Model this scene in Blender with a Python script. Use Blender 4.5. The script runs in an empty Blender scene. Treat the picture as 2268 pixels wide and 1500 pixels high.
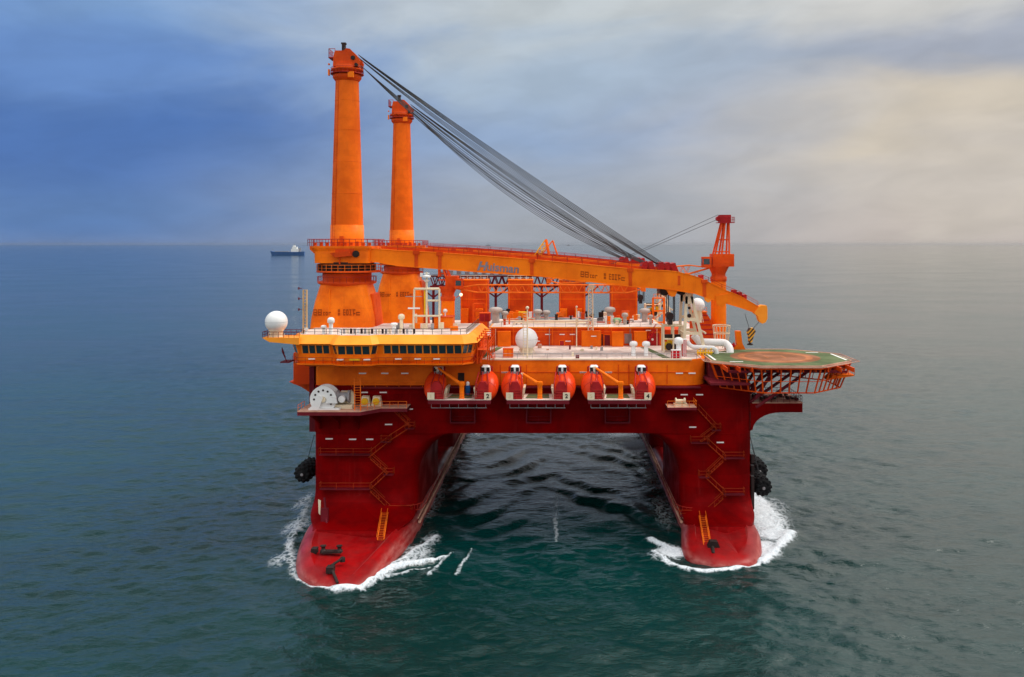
import bpy, math, random
import numpy as np
from mathutils import Vector
R = math.radians
random.seed(7)
scene = bpy.context.scene
col = scene.collection

# ------------------------------------------------------------------ camera
F, VPX, VPY, H = 1900.0, 1236.0, 541.0, 52.0      # focal length and principal point in photo pixels, eye height
cam = bpy.data.cameras.new('camera')
cam.sensor_width = 36.0
cam.lens = 36.0 * F / 2268.0
cam.shift_x = -(VPX - 1134.0) / 2268.0
cam.shift_y = -(750.0 - VPY) / 2268.0
cam.clip_start = 1.0
cam.clip_end = 200000.0
cam_o = bpy.data.objects.new('camera', cam)
col.objects.link(cam_o)
cam_o.location = (0, 0, H)
cam_o.rotation_euler = (R(90), 0, 0)
scene.camera = cam_o

# ------------------------------------------------------------------ world
SUN_EL, SUN_AZ = 56.0, 78.0      # azimuth clockwise from +Y (the way the camera looks)
world = bpy.data.worlds.new("World")
scene.world = world
world.use_nodes = True
wn, wl = world.node_tree.nodes, world.node_tree.links
wn.clear()
def N(nodes, kind, **kw):
    n = nodes.new(kind)
    for k, v in kw.items():
        setattr(n, k, v)
    return n
def s2l(c):
    return tuple(((v/255.0)/12.92 if v/255.0 <= .04045 else ((v/255.0+.055)/1.055)**2.4) for v in c) + (1.0,)
def ramp(nodes, links, fac, stops, interp='EASE'):
    r = N(nodes, 'ShaderNodeValToRGB')
    r.color_ramp.interpolation = interp
    e = r.color_ramp.elements
    while len(e) < len(stops):
        e.new(0.5)
    for el, (p, c) in zip(e, stops):
        el.position = p
        el.color = c
    links.new(fac, r.inputs['Fac'])
    return r.outputs['Color']
def math_n(nodes, links, op, a, b=None, clamp=False):
    m = N(nodes, 'ShaderNodeMath', operation=op)
    m.use_clamp = clamp
    for i, v in enumerate((a, b)):
        if v is None: continue
        if isinstance(v, (int, float)): m.inputs[i].default_value = v
        else: links.new(v, m.inputs[i])
    return m.outputs[0]
def mapr(nodes, links, v, a, b, c=0.0, d=1.0, kind='SMOOTHSTEP'):
    m = N(nodes, 'ShaderNodeMapRange', interpolation_type=kind)
    links.new(v, m.inputs['Value'])
    m.inputs['From Min'].default_value = a; m.inputs['From Max'].default_value = b
    m.inputs['To Min'].default_value = c; m.inputs['To Max'].default_value = d
    return m.outputs['Result']
def mixc(nodes, links, f, a, b, blend='MIX'):
    m = N(nodes, 'ShaderNodeMix', data_type='RGBA', blend_type=blend)
    for i, v in ((0, f), (6, a), (7, b)):
        if isinstance(v, (int, float)): m.inputs[i].default_value = v
        elif isinstance(v, tuple): m.inputs[i].default_value = v
        else: links.new(v, m.inputs[i])
    return m.outputs[2]

tc = N(wn, 'ShaderNodeTexCoord')
sep = N(wn, 'ShaderNodeSeparateXYZ'); wl.new(tc.outputs['Generated'], sep.inputs[0])
az = math_n(wn, wl, 'ARCTAN2', sep.outputs['X'], sep.outputs['Y'])          # radians, + = right
el = math_n(wn, wl, 'ARCSINE', sep.outputs['Z'])
# soft layered cloud noise in (azimuth, elevation) with the layers stretched along the horizon
cmb = N(wn, 'ShaderNodeCombineXYZ')
wl.new(math_n(wn, wl, 'MULTIPLY', az, 1.6), cmb.inputs[0]); wl.new(math_n(wn, wl, 'ADD', math_n(wn, wl, 'MULTIPLY', el, 4.6), math_n(wn, wl, 'MULTIPLY', az, -.35)), cmb.inputs[1])
n1 = N(wn, 'ShaderNodeTexNoise'); n1.inputs['Scale'].default_value = 2.1; n1.inputs['Detail'].default_value = 6; n1.inputs['Roughness'].default_value = .5; n1.inputs['Distortion'].default_value = .6
wl.new(cmb.outputs[0], n1.inputs['Vector'])
n2 = N(wn, 'ShaderNodeTexNoise'); n2.inputs['Scale'].default_value = 6.5; n2.inputs['Detail'].default_value = 7; n2.inputs['Roughness'].default_value = .55; n2.inputs['Distortion'].default_value = .4
wl.new(cmb.outputs[0], n2.inputs['Vector'])
warp = math_n(wn, wl, 'MULTIPLY', math_n(wn, wl, 'SUBTRACT', n1.outputs['Fac'], 0.5), 0.16)
# elevation with a warp: cloud banks are not level; the bank climbs a little to the right
elw = math_n(wn, wl, 'ADD', el, warp)
elw = math_n(wn, wl, 'ADD', elw, math_n(wn, wl, 'MULTIPLY', mapr(wn, wl, el, 0.0, 0.1), math_n(wn, wl, 'MULTIPLY', az, -0.03)))
e_n = math_n(wn, wl, 'MULTIPLY', elw, 1/0.42, clamp=True)                    # 0..1 over 0..24 degrees
left = ramp(wn, wl, e_n, [(0.0, s2l((118,142,186))), (.10, s2l((92,130,186))), (.30, s2l((76,116,182))), (.47, s2l((104,142,202))), (.66, s2l((126,162,210))), (1, (.72,.92,1.08,1))])
mid = ramp(wn, wl, e_n, [(0.0, s2l((168,174,184))), (.12, s2l((166,175,190))), (.30, s2l((150,172,205))), (.46, s2l((172,190,210))), (.64, s2l((198,206,210))), (1, s2l((205,208,210)))])
right = ramp(wn, wl, e_n, [(0.0, s2l((200,190,184))), (.14, s2l((206,197,188))), (.32, s2l((214,202,184))), (.45, s2l((168,174,188))), (.60, s2l((212,211,207))), (1, (1.9,1.85,1.78,1))])
azw = math_n(wn, wl, 'ADD', az, math_n(wn, wl, 'MULTIPLY', math_n(wn, wl, 'SUBTRACT', n1.outputs['Fac'], 0.5), 0.35))
c1 = mixc(wn, wl, mapr(wn, wl, azw, R(-27), R(-3)), left, mid)
c2 = mixc(wn, wl, mapr(wn, wl, azw, R(-1), R(23)), c1, right)
# mottling, plus an added dimming of the high front sky to darken sea reflections
mott_dim = mapr(wn, wl, n2.outputs['Fac'], .27, .73, .925, 1.065)
low_ = mapr(wn, wl, az, R(2), R(24), .38, 1.0)
drop = math_n(wn, wl, 'SUBTRACT', 1.0, math_n(wn, wl, 'MULTIPLY', mapr(wn, wl, el, R(21), R(38)), math_n(wn, wl, 'SUBTRACT', 1.0, low_)))
mott_dim = math_n(wn, wl, 'MULTIPLY', mott_dim, drop)
mv = N(wn, 'ShaderNodeVectorMath', operation='SCALE'); wl.new(c2, mv.inputs[0]); wl.new(mott_dim, mv.inputs['Scale'])
# overhead and behind: one brighter overcast deck
over = mixc(wn, wl, mapr(wn, wl, n1.outputs['Fac'], .3, .7), s2l((206,212,222)), s2l((246,243,238)))
absaz = math_n(wn, wl, 'ABSOLUTE', az)
f_az = mapr(wn, wl, absaz, R(50), R(110))
f_el = mapr(wn, wl, el, R(42), R(68))
f_ov = math_n(wn, wl, 'MAXIMUM', f_az, f_el)
ov_gain = N(wn, 'ShaderNodeVectorMath', operation='SCALE'); wl.new(over, ov_gain.inputs[0]); wl.new(mapr(wn, wl, el, 0.0, R(62), 1.28, 2.1), ov_gain.inputs['Scale'])
cloud = mixc(wn, wl, f_ov, mv.outputs[0], ov_gain.outputs[0])
sky = N(wn, 'ShaderNodeTexSky', sky_type='NISHITA')
sky.sun_disc = False; sky.sun_elevation = R(SUN_EL); sky.sun_rotation = R(SUN_AZ); sky.air_density = 1.0; sky.dust_density = 2.0
bg_sky = N(wn, 'ShaderNodeBackground'); bg_sky.inputs['Strength'].default_value = 0.07; wl.new(sky.outputs[0], bg_sky.inputs['Color'])
bg_cl = N(wn, 'ShaderNodeBackground'); bg_cl.inputs['Strength'].default_value = 1.0; wl.new(cloud, bg_cl.inputs['Color'])
mx = N(wn, 'ShaderNodeMixShader'); mx.inputs[0].default_value = 0.90
wl.new(bg_sky.outputs[0], mx.inputs[1]); wl.new(bg_cl.outputs[0], mx.inputs[2])
wo = N(wn, 'ShaderNodeOutputWorld'); wl.new(mx.outputs[0], wo.inputs['Surface'])

# ------------------------------------------------------------------ sun behind thin cloud
sd = bpy.data.lights.new('sun', 'SUN'); sd.energy = 2.2; sd.angle = R(24); sd.color = (1.0, .95, .87)
so = bpy.data.objects.new('sun', sd); col.objects.link(so)
dv = Vector((math.sin(R(SUN_AZ))*math.cos(R(SUN_EL)), math.cos(R(SUN_AZ))*math.cos(R(SUN_EL)), math.sin(R(SUN_EL))))
so.rotation_euler = dv.to_track_quat('Z', 'Y').to_euler()
so.location = (40, -60, 200)
scene.view_settings.view_transform = 'Standard'; scene.view_settings.look = 'None'
scene.view_settings.exposure = 0.0; scene.view_settings.gamma = 1.0

# ------------------------------------------------------------------ materials
def paint(name, c, c2=None, rough=.42, var=.18, streak=.25, dirt=(.06,.03,.02), plates=0.0, metal=0.0, bump=.15, wash=0.0, spec=.12):
    m = bpy.data.materials.new(name); m.use_nodes = True
    nt = m.node_tree; n, l = nt.nodes, nt.links
    b = n['Principled BSDF']
    t = N(n, 'ShaderNodeTexCoord')
    no = N(n, 'ShaderNodeTexNoise'); no.inputs['Scale'].default_value = .22; no.inputs['Detail'].default_value = 8; no.inputs['Roughness'].default_value = .62
    l.new(t.outputs['Object'], no.inputs['Vector'])
    c2 = c2 or tuple(v*(1-var*1.6) for v in c)
    base = mixc(n, l, mapr(n, l, no.outputs['Fac'], .36, .64), tuple(min(1, v*(1+var*.5)) for v in c)+(1,), tuple(c2)+(1,))
    mp = N(n, 'ShaderNodeMapping'); mp.inputs['Scale'].default_value = (1.1, 1.1, .07); l.new(t.outputs['Object'], mp.inputs['Vector'])
    ns = N(n, 'ShaderNodeTexNoise'); ns.inputs['Scale'].default_value = 1.3; ns.inputs['Detail'].default_value = 6; ns.inputs['Roughness'].default_value = .7
    l.new(mp.outputs[0], ns.inputs['Vector'])
    sf = math_n(n, l, 'MULTIPLY', mapr(n, l, ns.outputs['Fac'], .55, .78), streak)
    base = mixc(n, l, sf, base, tuple(dirt)+(1,))
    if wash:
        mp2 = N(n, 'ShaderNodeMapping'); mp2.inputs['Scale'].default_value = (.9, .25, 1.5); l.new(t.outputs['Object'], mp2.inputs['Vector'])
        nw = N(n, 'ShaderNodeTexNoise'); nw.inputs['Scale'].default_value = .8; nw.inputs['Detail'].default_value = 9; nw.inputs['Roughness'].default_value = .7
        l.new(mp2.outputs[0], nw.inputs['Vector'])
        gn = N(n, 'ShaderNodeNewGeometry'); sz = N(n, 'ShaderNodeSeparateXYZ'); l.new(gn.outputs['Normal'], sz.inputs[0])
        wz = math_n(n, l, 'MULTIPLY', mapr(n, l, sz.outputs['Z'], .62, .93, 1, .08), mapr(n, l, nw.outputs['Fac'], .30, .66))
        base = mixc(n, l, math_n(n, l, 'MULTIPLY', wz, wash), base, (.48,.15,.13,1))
    if plates:
        sx = N(n, 'ShaderNodeSeparateXYZ'); l.new(t.outputs['Object'], sx.inputs[0])
        cx = N(n, 'ShaderNodeCombineXYZ'); l.new(math_n(n, l, 'ADD', sx.outputs['X'], sx.outputs['Y']), cx.inputs[0]); l.new(sx.outputs['Z'], cx.inputs[1])
        bt = N(n, 'ShaderNodeTexBrick'); bt.inputs['Scale'].default_value = 1.0; bt.inputs['Brick Width'].default_value = 7.3; bt.inputs['Row Height'].default_value = 2.45
        bt.inputs['Mortar Size'].default_value = .03; bt.inputs['Mortar Smooth'].default_value = .3
        bt.inputs['Color1'].default_value = (1,1,1,1); bt.inputs['Color2'].default_value = (1-plates,)*3+(1,); bt.inputs['Mortar'].default_value = (1-plates*1.6,)*3+(1,)
        l.new(cx.outputs[0], bt.inputs['Vector'])
        base = mixc(n, l, 1.0, base, bt.outputs['Color'], 'MULTIPLY')
    l.new(base, b.inputs['Base Color'])
    l.new(mapr(n, l, no.outputs['Fac'], .3, .7, rough*.8, min(1, rough*1.35)), b.inputs['Roughness'])
    b.inputs['Metallic'].default_value = metal
    b.inputs['Specular IOR Level'].default_value = spec
    if bump:
        nb = N(n, 'ShaderNodeTexNoise'); nb.inputs['Scale'].default_value = 1.7; nb.inputs['Detail'].default_value = 5
        l.new(t.outputs['Object'], nb.inputs['Vector'])
        bp = N(n, 'ShaderNodeBump'); bp.inputs['Strength'].default_value = bump; bp.inputs['Distance'].default_value = .06
        l.new(nb.outputs['Fac'], bp.inputs['Height']); l.new(bp.outputs[0], b.inputs['Normal'])
    return m
M = {}
M['red'] = paint('hull_red', (.22,.0003,.001), (.155,.0002,.001), rough=.5, streak=.35, dirt=(.34,.035,.03), plates=.24, spec=.03)
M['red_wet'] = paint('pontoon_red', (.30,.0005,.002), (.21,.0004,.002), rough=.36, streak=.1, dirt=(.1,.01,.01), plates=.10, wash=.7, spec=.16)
M['orange'] = paint('orange_paint', (.92,.185,.004), (.80,.13,.003), rough=.45, streak=.28, dirt=(.36,.05,.004), plates=.07)
M['orange_dark'] = paint('orange_red_paint', (.72,.082,.004), (.58,.05,.004), rough=.5, streak=.4, dirt=(.12,.01,.004), plates=.10)
M['orange_boom'] = paint('boom_orange', (.95,.20,.004), (.86,.16,.003), rough=.45, streak=.25, dirt=(.45,.06,.006), plates=.03)
M['orange_mast'] = paint('mast_orange', (.86,.145,.003), (.78,.115,.003), rough=.5, streak=.3, dirt=(.45,.06,.004), plates=.05)
M['yolk'] = paint('light_orange_paint', (1.0,.33,.03), (.95,.28,.02), rough=.45, streak=.1, dirt=(.5,.12,.01))
M['rail'] = paint('orange_rail', (.85,.16,.01), rough=.5, streak=0, bump=0)
M['stair'] = paint('worn_orange_stair', (.36,.032,.004), rough=.6, streak=.3, bump=0)
M['rail_red'] = paint('red_rail', (.40,.03,.02), rough=.5, streak=0, bump=0)
M['maroon'] = paint('maroon_steel', (.16,.012,.02), rough=.55, streak=.3)
M['white'] = paint('white_paint', (.80,.80,.78), rough=.35, var=.05, streak=.12, dirt=(.4,.3,.22), bump=0)
M['cream'] = paint('cream_paint', (.78,.66,.46), rough=.45, var=.08, streak=.2, dirt=(.35,.2,.1), bump=0)
M['deck'] = paint('deck_coating', (.70,.59,.52), (.50,.39,.34), rough=.7, var=.15, streak=.5, dirt=(.42,.30,.25))
M['vent_grey'] = paint('vent_grey', (.44,.38,.34), rough=.55, streak=.4, dirt=(.3,.2,.15), bump=0)
M['mast_tan'] = paint('tan_paint', (.60,.40,.20), rough=.5, streak=.2, bump=0)
M['tan'] = paint('worn_tan_deck', (.62,.36,.25), (.45,.22,.16), rough=.7, streak=.3)
M['deck_green'] = paint('green_walkway', (.10,.13,.05), (.07,.09,.04), rough=.8)
M['grey'] = paint('grey_steel', (.34,.33,.34), rough=.45, var=.2, streak=.3)
M['dark'] = paint('dark_machinery', (.035,.022,.02), rough=.5, streak=.1)
M['black'] = paint('black_rubber', (.012,.012,.013), rough=.7, streak=0, bump=.6)
M['rope'] = paint('steel_wire', (.075,.08,.085), rough=.5, streak=0, bump=0, metal=.3)
M['yellow'] = paint('safety_yellow', (.85,.48,.02), rough=.45, streak=.2)
M['signred'] = paint('signal_red', (.55,.01,.02), rough=.4, streak=.1)
M['boat'] = paint('lifeboat_orange', (.74,.06,.008), (.62,.038,.006), rough=.22, streak=.12, dirt=(.3,.03,.01), bump=0)
M['boat_red'] = paint('lifeboat_frame_red', (.42,.018,.02), rough=.4, streak=.2)
M['blue'] = paint('blue_plastic', (.01,.09,.3), rough=.4, streak=0)
M['ship_blue'] = paint('far_ship_blue', (.05,.13,.33), rough=.5, streak=.1, bump=0)
M['letter'] = paint('grey_lettering', (.23,.20,.23), rough=.5, streak=.2, bump=0)
M['letter_rust'] = paint('rust_lettering', (.34,.045,.004), rough=.5, streak=.2, bump=0)
M['bright'] = paint('white_mark', (.85,.82,.78), rough=.4, var=.03, streak=0, bump=0)
M['heligreen'] = paint('helideck_green', (.105,.135,.055), (.075,.10,.045), rough=.75, streak=0)
M['helibrown'] = paint('helideck_brown', (.27,.105,.05), (.19,.08,.038), rough=.75, streak=0)
M['helirust'] = paint('helideck_ring', (.42,.15,.06), rough=.75, streak=0)
def glass():
    m = bpy.data.materials.new('bridge_glass'); m.use_nodes = True
    b = m.node_tree.nodes['Principled BSDF']
    b.inputs['Base Color'].default_value = (.012,.03,.04,1); b.inputs['Roughness'].default_value = .06; b.inputs['Specular IOR Level'].default_value = .8
    return m
M['glass'] = glass()
def lampm():
    m = bpy.data.materials.new('lit_lamp'); m.use_nodes = True
    b = m.node_tree.nodes['Principled BSDF']
    b.inputs['Base Color'].default_value = (1,.8,.5,1); b.inputs['Emission Color'].default_value = (1,.72,.35,1); b.inputs['Emission Strength'].default_value = 1.6
    return m
M['lamp'] = lampm()
def stripes():
    m = bpy.data.materials.new('hazard_stripes'); m.use_nodes = True
    nt = m.node_tree; n, l = nt.nodes, nt.links
    t = N(n, 'ShaderNodeTexCoord'); s = N(n, 'ShaderNodeSeparateXYZ'); l.new(t.outputs['Object'], s.inputs[0])
    v = math_n(n, l, 'ADD', s.outputs['X'], math_n(n, l, 'MULTIPLY', s.outputs['Z'], -.9))
    f = math_n(n, l, 'GREATER_THAN', math_n(n, l, 'FRACT', math_n(n, l, 'MULTIPLY', v, 1.35)), .5)
    l.new(mixc(n, l, f, (.75,.36,.01,1), (.02,.015,.01,1)), n['Principled BSDF'].inputs['Base Color'])
    return m
M['stripes'] = stripes()

# ------------------------------------------------------------------ mesh helpers
class MB:
    def __init__(s): s.v, s.f, s.sm = [], [], []
    def add(s, vs, fs, smooth=False):
        o = len(s.v); s.v += [tuple(v) for v in vs]
        for f in fs: s.f.append(tuple(o+i for i in f)); s.sm.append(smooth)
        return s
    def box(s, x0, x1, y0, y1, z0, z1):
        return s.add([(x0,y0,z0),(x1,y0,z0),(x1,y1,z0),(x0,y1,z0),(x0,y0,z1),(x1,y0,z1),(x1,y1,z1),(x0,y1,z1)],
                     [(0,3,2,1),(4,5,6,7),(0,1,5,4),(1,2,6,5),(2,3,7,6),(3,0,4,7)])
    def cbox(s, c, d): return s.box(c[0]-d[0]/2, c[0]+d[0]/2, c[1]-d[1]/2, c[1]+d[1]/2, c[2]-d[2]/2, c[2]+d[2]/2)
    def tube(s, a, b, r, r2=None, n=8, cap=True):
        a, b = Vector(a), Vector(b); r2 = r if r2 is None else r2
        d = (b-a).normalized(); u = d.orthogonal().normalized(); w = d.cross(u)
        vs = []
        for p, q in ((a, r), (b, r2)):
            for i in range(n):
                t = 2*math.pi*i/n; vs.append(p + q*(math.cos(t)*u + math.sin(t)*w))
        fs = [(i, (i+1)%n, n+(i+1)%n, n+i) for i in range(n)]
        s.add(vs, fs, n > 6)
        if cap: s.add(vs, [tuple(range(n))[::-1], tuple(range(n, 2*n))])
        return s
    def path(s, pts, r, n=6):
        for a, b in zip(pts[:-1], pts[1:]): s.tube(a, b, r, n=n, cap=True)
        return s
    def pipe(s, pts, r, n=12):       # continuous bent pipe
        P = [Vector(p) for p in pts]; vs = []
        u = None
        for i, p in enumerate(P):
            d = ((P[min(i+1, len(P)-1)]-P[max(i-1, 0)])).normalized()
            u = (d.orthogonal() if u is None else (u - d*u.dot(d))).normalized(); w = d.cross(u)
            for k in range(n):
                t = 2*math.pi*k/n; vs.append(p + r*(math.cos(t)*u+math.sin(t)*w))
        fs = [(i*n+k, i*n+(k+1)%n, (i+1)*n+(k+1)%n, (i+1)*n+k) for i in range(len(P)-1) for k in range(n)]
        s.add(vs, fs, True); s.add(vs[:n], [tuple(range(n))[::-1]]); s.add(vs[-n:], [tuple(range(n))])
        return s
    def lathe(s, c, prof, n=32, smooth=True, axis='z', sx=1.0, sy=1.0):
        vs = []
        for r, z in prof:
            for i in range(n):
                t = 2*math.pi*i/n; x, y = r*math.cos(t)*sx, r*math.sin(t)*sy
                if axis == 'z': vs.append((c[0]+x, c[1]+y, c[2]+z))
                elif axis == 'y': vs.append((c[0]+x, c[1]+z, c[2]+y))
                else: vs.append((c[0]+z, c[1]+x, c[2]+y))
        fs = [(j*n+i, j*n+(i+1)%n, (j+1)*n+(i+1)%n, (j+1)*n+i) for j in range(len(prof)-1) for i in range(n)]
        s.add(vs, fs, smooth); s.add(vs[:n], [tuple(range(n))[::-1]]); s.add(vs[-n:], [tuple(range(n))])
        return s
    def sphere(s, c, r, n=32, m=18, sq=(1,1,1)):
        prof = []
        vs = []
        for j in range(1, m):
            ph = math.pi*j/m
            for i in range(n):
                t = 2*math.pi*i/n
                vs.append((c[0]+r*sq[0]*math.sin(ph)*math.cos(t), c[1]+r*sq[1]*math.sin(ph)*math.sin(t), c[2]-r*sq[2]*math.cos(ph)))
        fs = [(j*n+i, j*n+(i+1)%n, (j+1)*n+(i+1)%n, (j+1)*n+i) for j in range(m-2) for i in range(n)]
        k = len(vs); vs += [(c[0],c[1],c[2]-r*sq[2]), (c[0],c[1],c[2]+r*sq[2])]
        fs += [((i+1)%n, i, k) for i in range(n)] + [((m-2)*n+i, (m-2)*n+(i+1)%n, k+1) for i in range(n)]
        return s.add(vs, fs, True)
    def prism(s, poly, a, b, plane='xz'):
        """polygon extruded: plane xz -> along y, xy -> along z, yz -> along x"""
        def P(p, t): return (p[0], t, p[1]) if plane == 'xz' else ((p[0], p[1], t) if plane == 'xy' else (t, p[0], p[1]))
        n = len(poly); vs = [P(p, a) for p in poly] + [P(p, b) for p in poly]
        return s.add(vs, [tuple(range(n)), tuple(range(n, 2*n))[::-1]] + [(i, n+i, n+(i+1)%n, (i+1)%n) for i in range(n)])
    def loft(s, rings, smooth=False, cap=True):
        n = len(rings[0]); vs = [p for r in rings for p in r]
        fs = [(j*n+i, j*n+(i+1)%n, (j+1)*n+(i+1)%n, (j+1)*n+i) for j in range(len(rings)-1) for i in range(n)]
        s.add(vs, fs, smooth)
        if cap: s.add(rings[0], [tuple(range(n))[::-1]]); s.add(rings[-1], [tuple(range(n))])
        return s
    def truss(s, a0, a1, b0, b1, n, r, rd=None):
        """planar lattice between chord a and chord b"""
        a0, a1, b0, b1 = map(Vector, (a0, a1, b0, b1)); rd = rd or r*.6
        s.tube(a0, a1, r, n=6); s.tube(b0, b1, r, n=6)
        for i in range(n):
            p, q = a0.lerp(a1, i/n), b0.lerp(b1, (i+.5)/n); q2 = a0.lerp(a1, (i+1)/n)
            s.tube(p, q, rd, n=5, cap=False); s.tube(q, q2, rd, n=5, cap=False)
        return s
    def rail(s, pts, h=1.1, sp=2.0, r=.045):
        P = [Vector(p) for p in pts]
        for a, b in zip(P[:-1], P[1:]):
            for k in (h, h*.5): s.tube(a+Vector((0,0,k)), b+Vector((0,0,k)), r if k == h else r*.7, n=5, cap=False)
            m = max(1, int((b-a).length/sp))
            for i in range(m+1):
                p = a.lerp(b, i/m); s.tube(p, p+Vector((0,0,h)), r, n=5, cap=False)
        return s
    def build(s, name, mat, parent=None):
        me = bpy.data.meshes.new(name)
        org = Vector((0,0,0))
        q = parent
        while q is not None: org += q.location; q = q.parent
        me.from_pydata([(v[0]-org.x, v[1]-org.y, v[2]-org.z) for v in s.v], [], s.f)
        me.polygons.foreach_set('use_smooth', s.sm)
        me.update()
        import bmesh
        bm = bmesh.new(); bm.from_mesh(me); bmesh.ops.recalc_face_normals(bm, faces=bm.faces); bm.to_mesh(me); bm.free()
        me.materials.append(M[mat] if isinstance(mat, str) else mat)
        o = bpy.data.objects.new(name, me); col.objects.link(o); o.parent = parent
        return o
def tag(o, label=None, cat=None, group=None, kind=None):
    if label: o['label'] = label
    if cat: o['category'] = cat
    if group: o['group'] = group
    if kind: o['kind'] = kind
    return o
def thing(name, loc, label, cat, group=None):
    o = bpy.data.objects.new(name, None); col.objects.link(o); o.location = loc; o.empty_display_size = .5
    return tag(o, label, cat, group)
def copy_tree(o, parent=None):
    c = o.copy(); col.objects.link(c); c.parent = parent
    for ch in list(o.children): copy_tree(ch, c)
    return c
def rrect(x0, x1, y0, y1, r, n=6):
    """rounded rectangle outline; r = radius or (front-left, front-right, back-right, back-left)"""
    rr = r if isinstance(r, tuple) else (r,)*4
    P = []
    for (cx, cy, sx, sy, a0), q in zip(((x0,y0,1,1,180),(x1,y0,-1,1,270),(x1,y1,-1,-1,0),(x0,y1,1,-1,90)), rr):
        for i in range(n+1):
            a = R(a0 + 90*i/n); P.append((cx+sx*q+q*math.cos(a), cy+sy*q+q*math.sin(a)))
    return P
def X(px, Y): return (px-VPX)*Y/F       # measured off the photo: lateral metres of a photo column at a known distance
def Z(py, Y): return H-(py-VPY)*Y/F     # and height of a photo row at that distance
def glyphs(mb, rows, x, z, w, h, y, slope=0.0):
    """dashed block lettering from bitmap rows, standing proud of a wall that faces the camera side"""
    nr, nc = len(rows), len(rows[0]); cw, ch = w/nc, h/nr
    for j, row in enumerate(rows):
        i = 0
        while i < nc:
            if row[i] == '#':
                k = i
                while k < nc and row[k] == '#': k += 1
                zz = z-j*ch
                mb.add([(x+i*cw, y, zz-ch*.78+slope*i*cw), (x+k*cw, y, zz-ch*.78+slope*k*cw), (x+k*cw, y, zz+slope*k*cw), (x+i*cw, y, zz+slope*i*cw)], [(0,1,2,3)])
                i = k
            else: i += 1
MARK = ["#####.#####.....................###....###.###.###.####.......",
        "#...#.#...#.....................###....#...#.#..#...#.........",
        "#####.#####..##.###.###..........#.....###.#.#..#...#...#####.",
        "#...#.#...#..#..#.#.#...........###....#...#.#..#...###.#.....",
        "#####.#####..##.###.#...........###....###.###.###..#...#####."]
def text_mesh(txt, size, mat, parent, loc, rot, bold=.03, shear=0.0, name='lettering', ext=.03, align='LEFT'):
    cu = bpy.data.curves.new(name, 'FONT'); cu.body = txt; cu.size = size; cu.extrude = ext; cu.offset = bold; cu.shear = shear; cu.align_x = align
    tmp = bpy.data.objects.new(name+'_t', cu); col.objects.link(tmp)
    dg = bpy.context.evaluated_depsgraph_get()
    me = bpy.data.meshes.new_from_object(tmp.evaluated_get(dg)); bpy.data.objects.remove(tmp)
    me.materials.clear(); me.materials.append(M[mat])
    o = bpy.data.objects.new(name, me); col.objects.link(o); o.parent = parent
    org = Vector((0,0,0)); q = parent
    while q is not None: org += q.location; q = q.parent
    o.location = Vector(loc)-org; o.rotation_euler = rot
    return o

# ================================================================== the vessel
XL, XR, YF, YB = -45.1, 35.9, 157.0, 240.0
ZD, ZO, ZU = 30.8, 26.1, 17.4
V = thing('crane_vessel', (-4.6, 198, 0), 'huge red and orange semi-submersible crane vessel on two pontoons', 'vessel')

def catmull(P, m=4):
    out = []
    for i in range(len(P)-1):
        p0, p1, p2, p3 = P[max(i-1,0)], P[i], P[i+1], P[min(i+2,len(P)-1)]
        for k in range(m):
            t = k/m
            out.append(tuple(.5*((2*p1[j])+(-p0[j]+p2[j])*t+(2*p0[j]-5*p1[j]+4*p2[j]-p3[j])*t*t+(-p0[j]+3*p1[j]-3*p2[j]+p3[j])*t**3) for j in (0,1)))
    return out+[P[-1]]
def inset(poly, d):
    n = len(poly); out = []
    for i in range(n):
        p0, p1, p2 = Vector(poly[i-1]), Vector(poly[i]), Vector(poly[(i+1)%n])
        t = (p2-p0).normalized(); out.append((p1.x-t.y*d, p1.y+t.x*d))
    return out
def pontoon(bow, tip):
    xa, xb = bow[0][0], bow[-1][0]; cx, hw = (xa+xb)/2, (xb-xa)/2
    P = catmull(bow)
    for y in (160, 170, 190, 210, 230, 243): P.append((xb, y))
    for i in range(9):
        t = math.pi*i/8; P.append((cx+hw*math.cos(t), 244+8*math.sin(t)))
    for y in (243, 230, 210, 190, 170, 160): P.append((xa, y))
    def ring(off, zf):
        out = []
        for x, y in inset(P, off):
            k = min(1, max(0, (y-tip)/12)); top = .8+1.7*k**.7
            out.append((x, y, zf if zf < 0 else zf*top/2.5))
        return out
    mb = MB()
    mb.loft([ring(1.2, -6.0), ring(.3, -3.0), ring(0, -.2), ring(.15, .8), ring(.5, 1.5), ring(1.0, 2.05), ring(1.7, 2.4), ring(2.4, 2.5)], smooth=True)
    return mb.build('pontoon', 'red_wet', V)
BOWL = [(-45.1,156),(-44.9,152),(-44.2,147),(-43.1,141.3),(-41.6,136),(-39.3,131.8),(-36.0,129.4),(-32.5,128.5),(-29.8,129.2),(-28.1,133),(-26.8,140),(-25.7,148),(-25.2,156)]
BOWR = [(22.4,156),(21.5,150),(20.9,143.5),(21.6,140.2),(24.0,138.2),(27.5,137.5),(31.0,138.2),(33.0,140.8),(34.6,145.5),(35.6,151),(35.9,156)]
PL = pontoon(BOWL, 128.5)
PR = pontoon(BOWR, 137.5)

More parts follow.
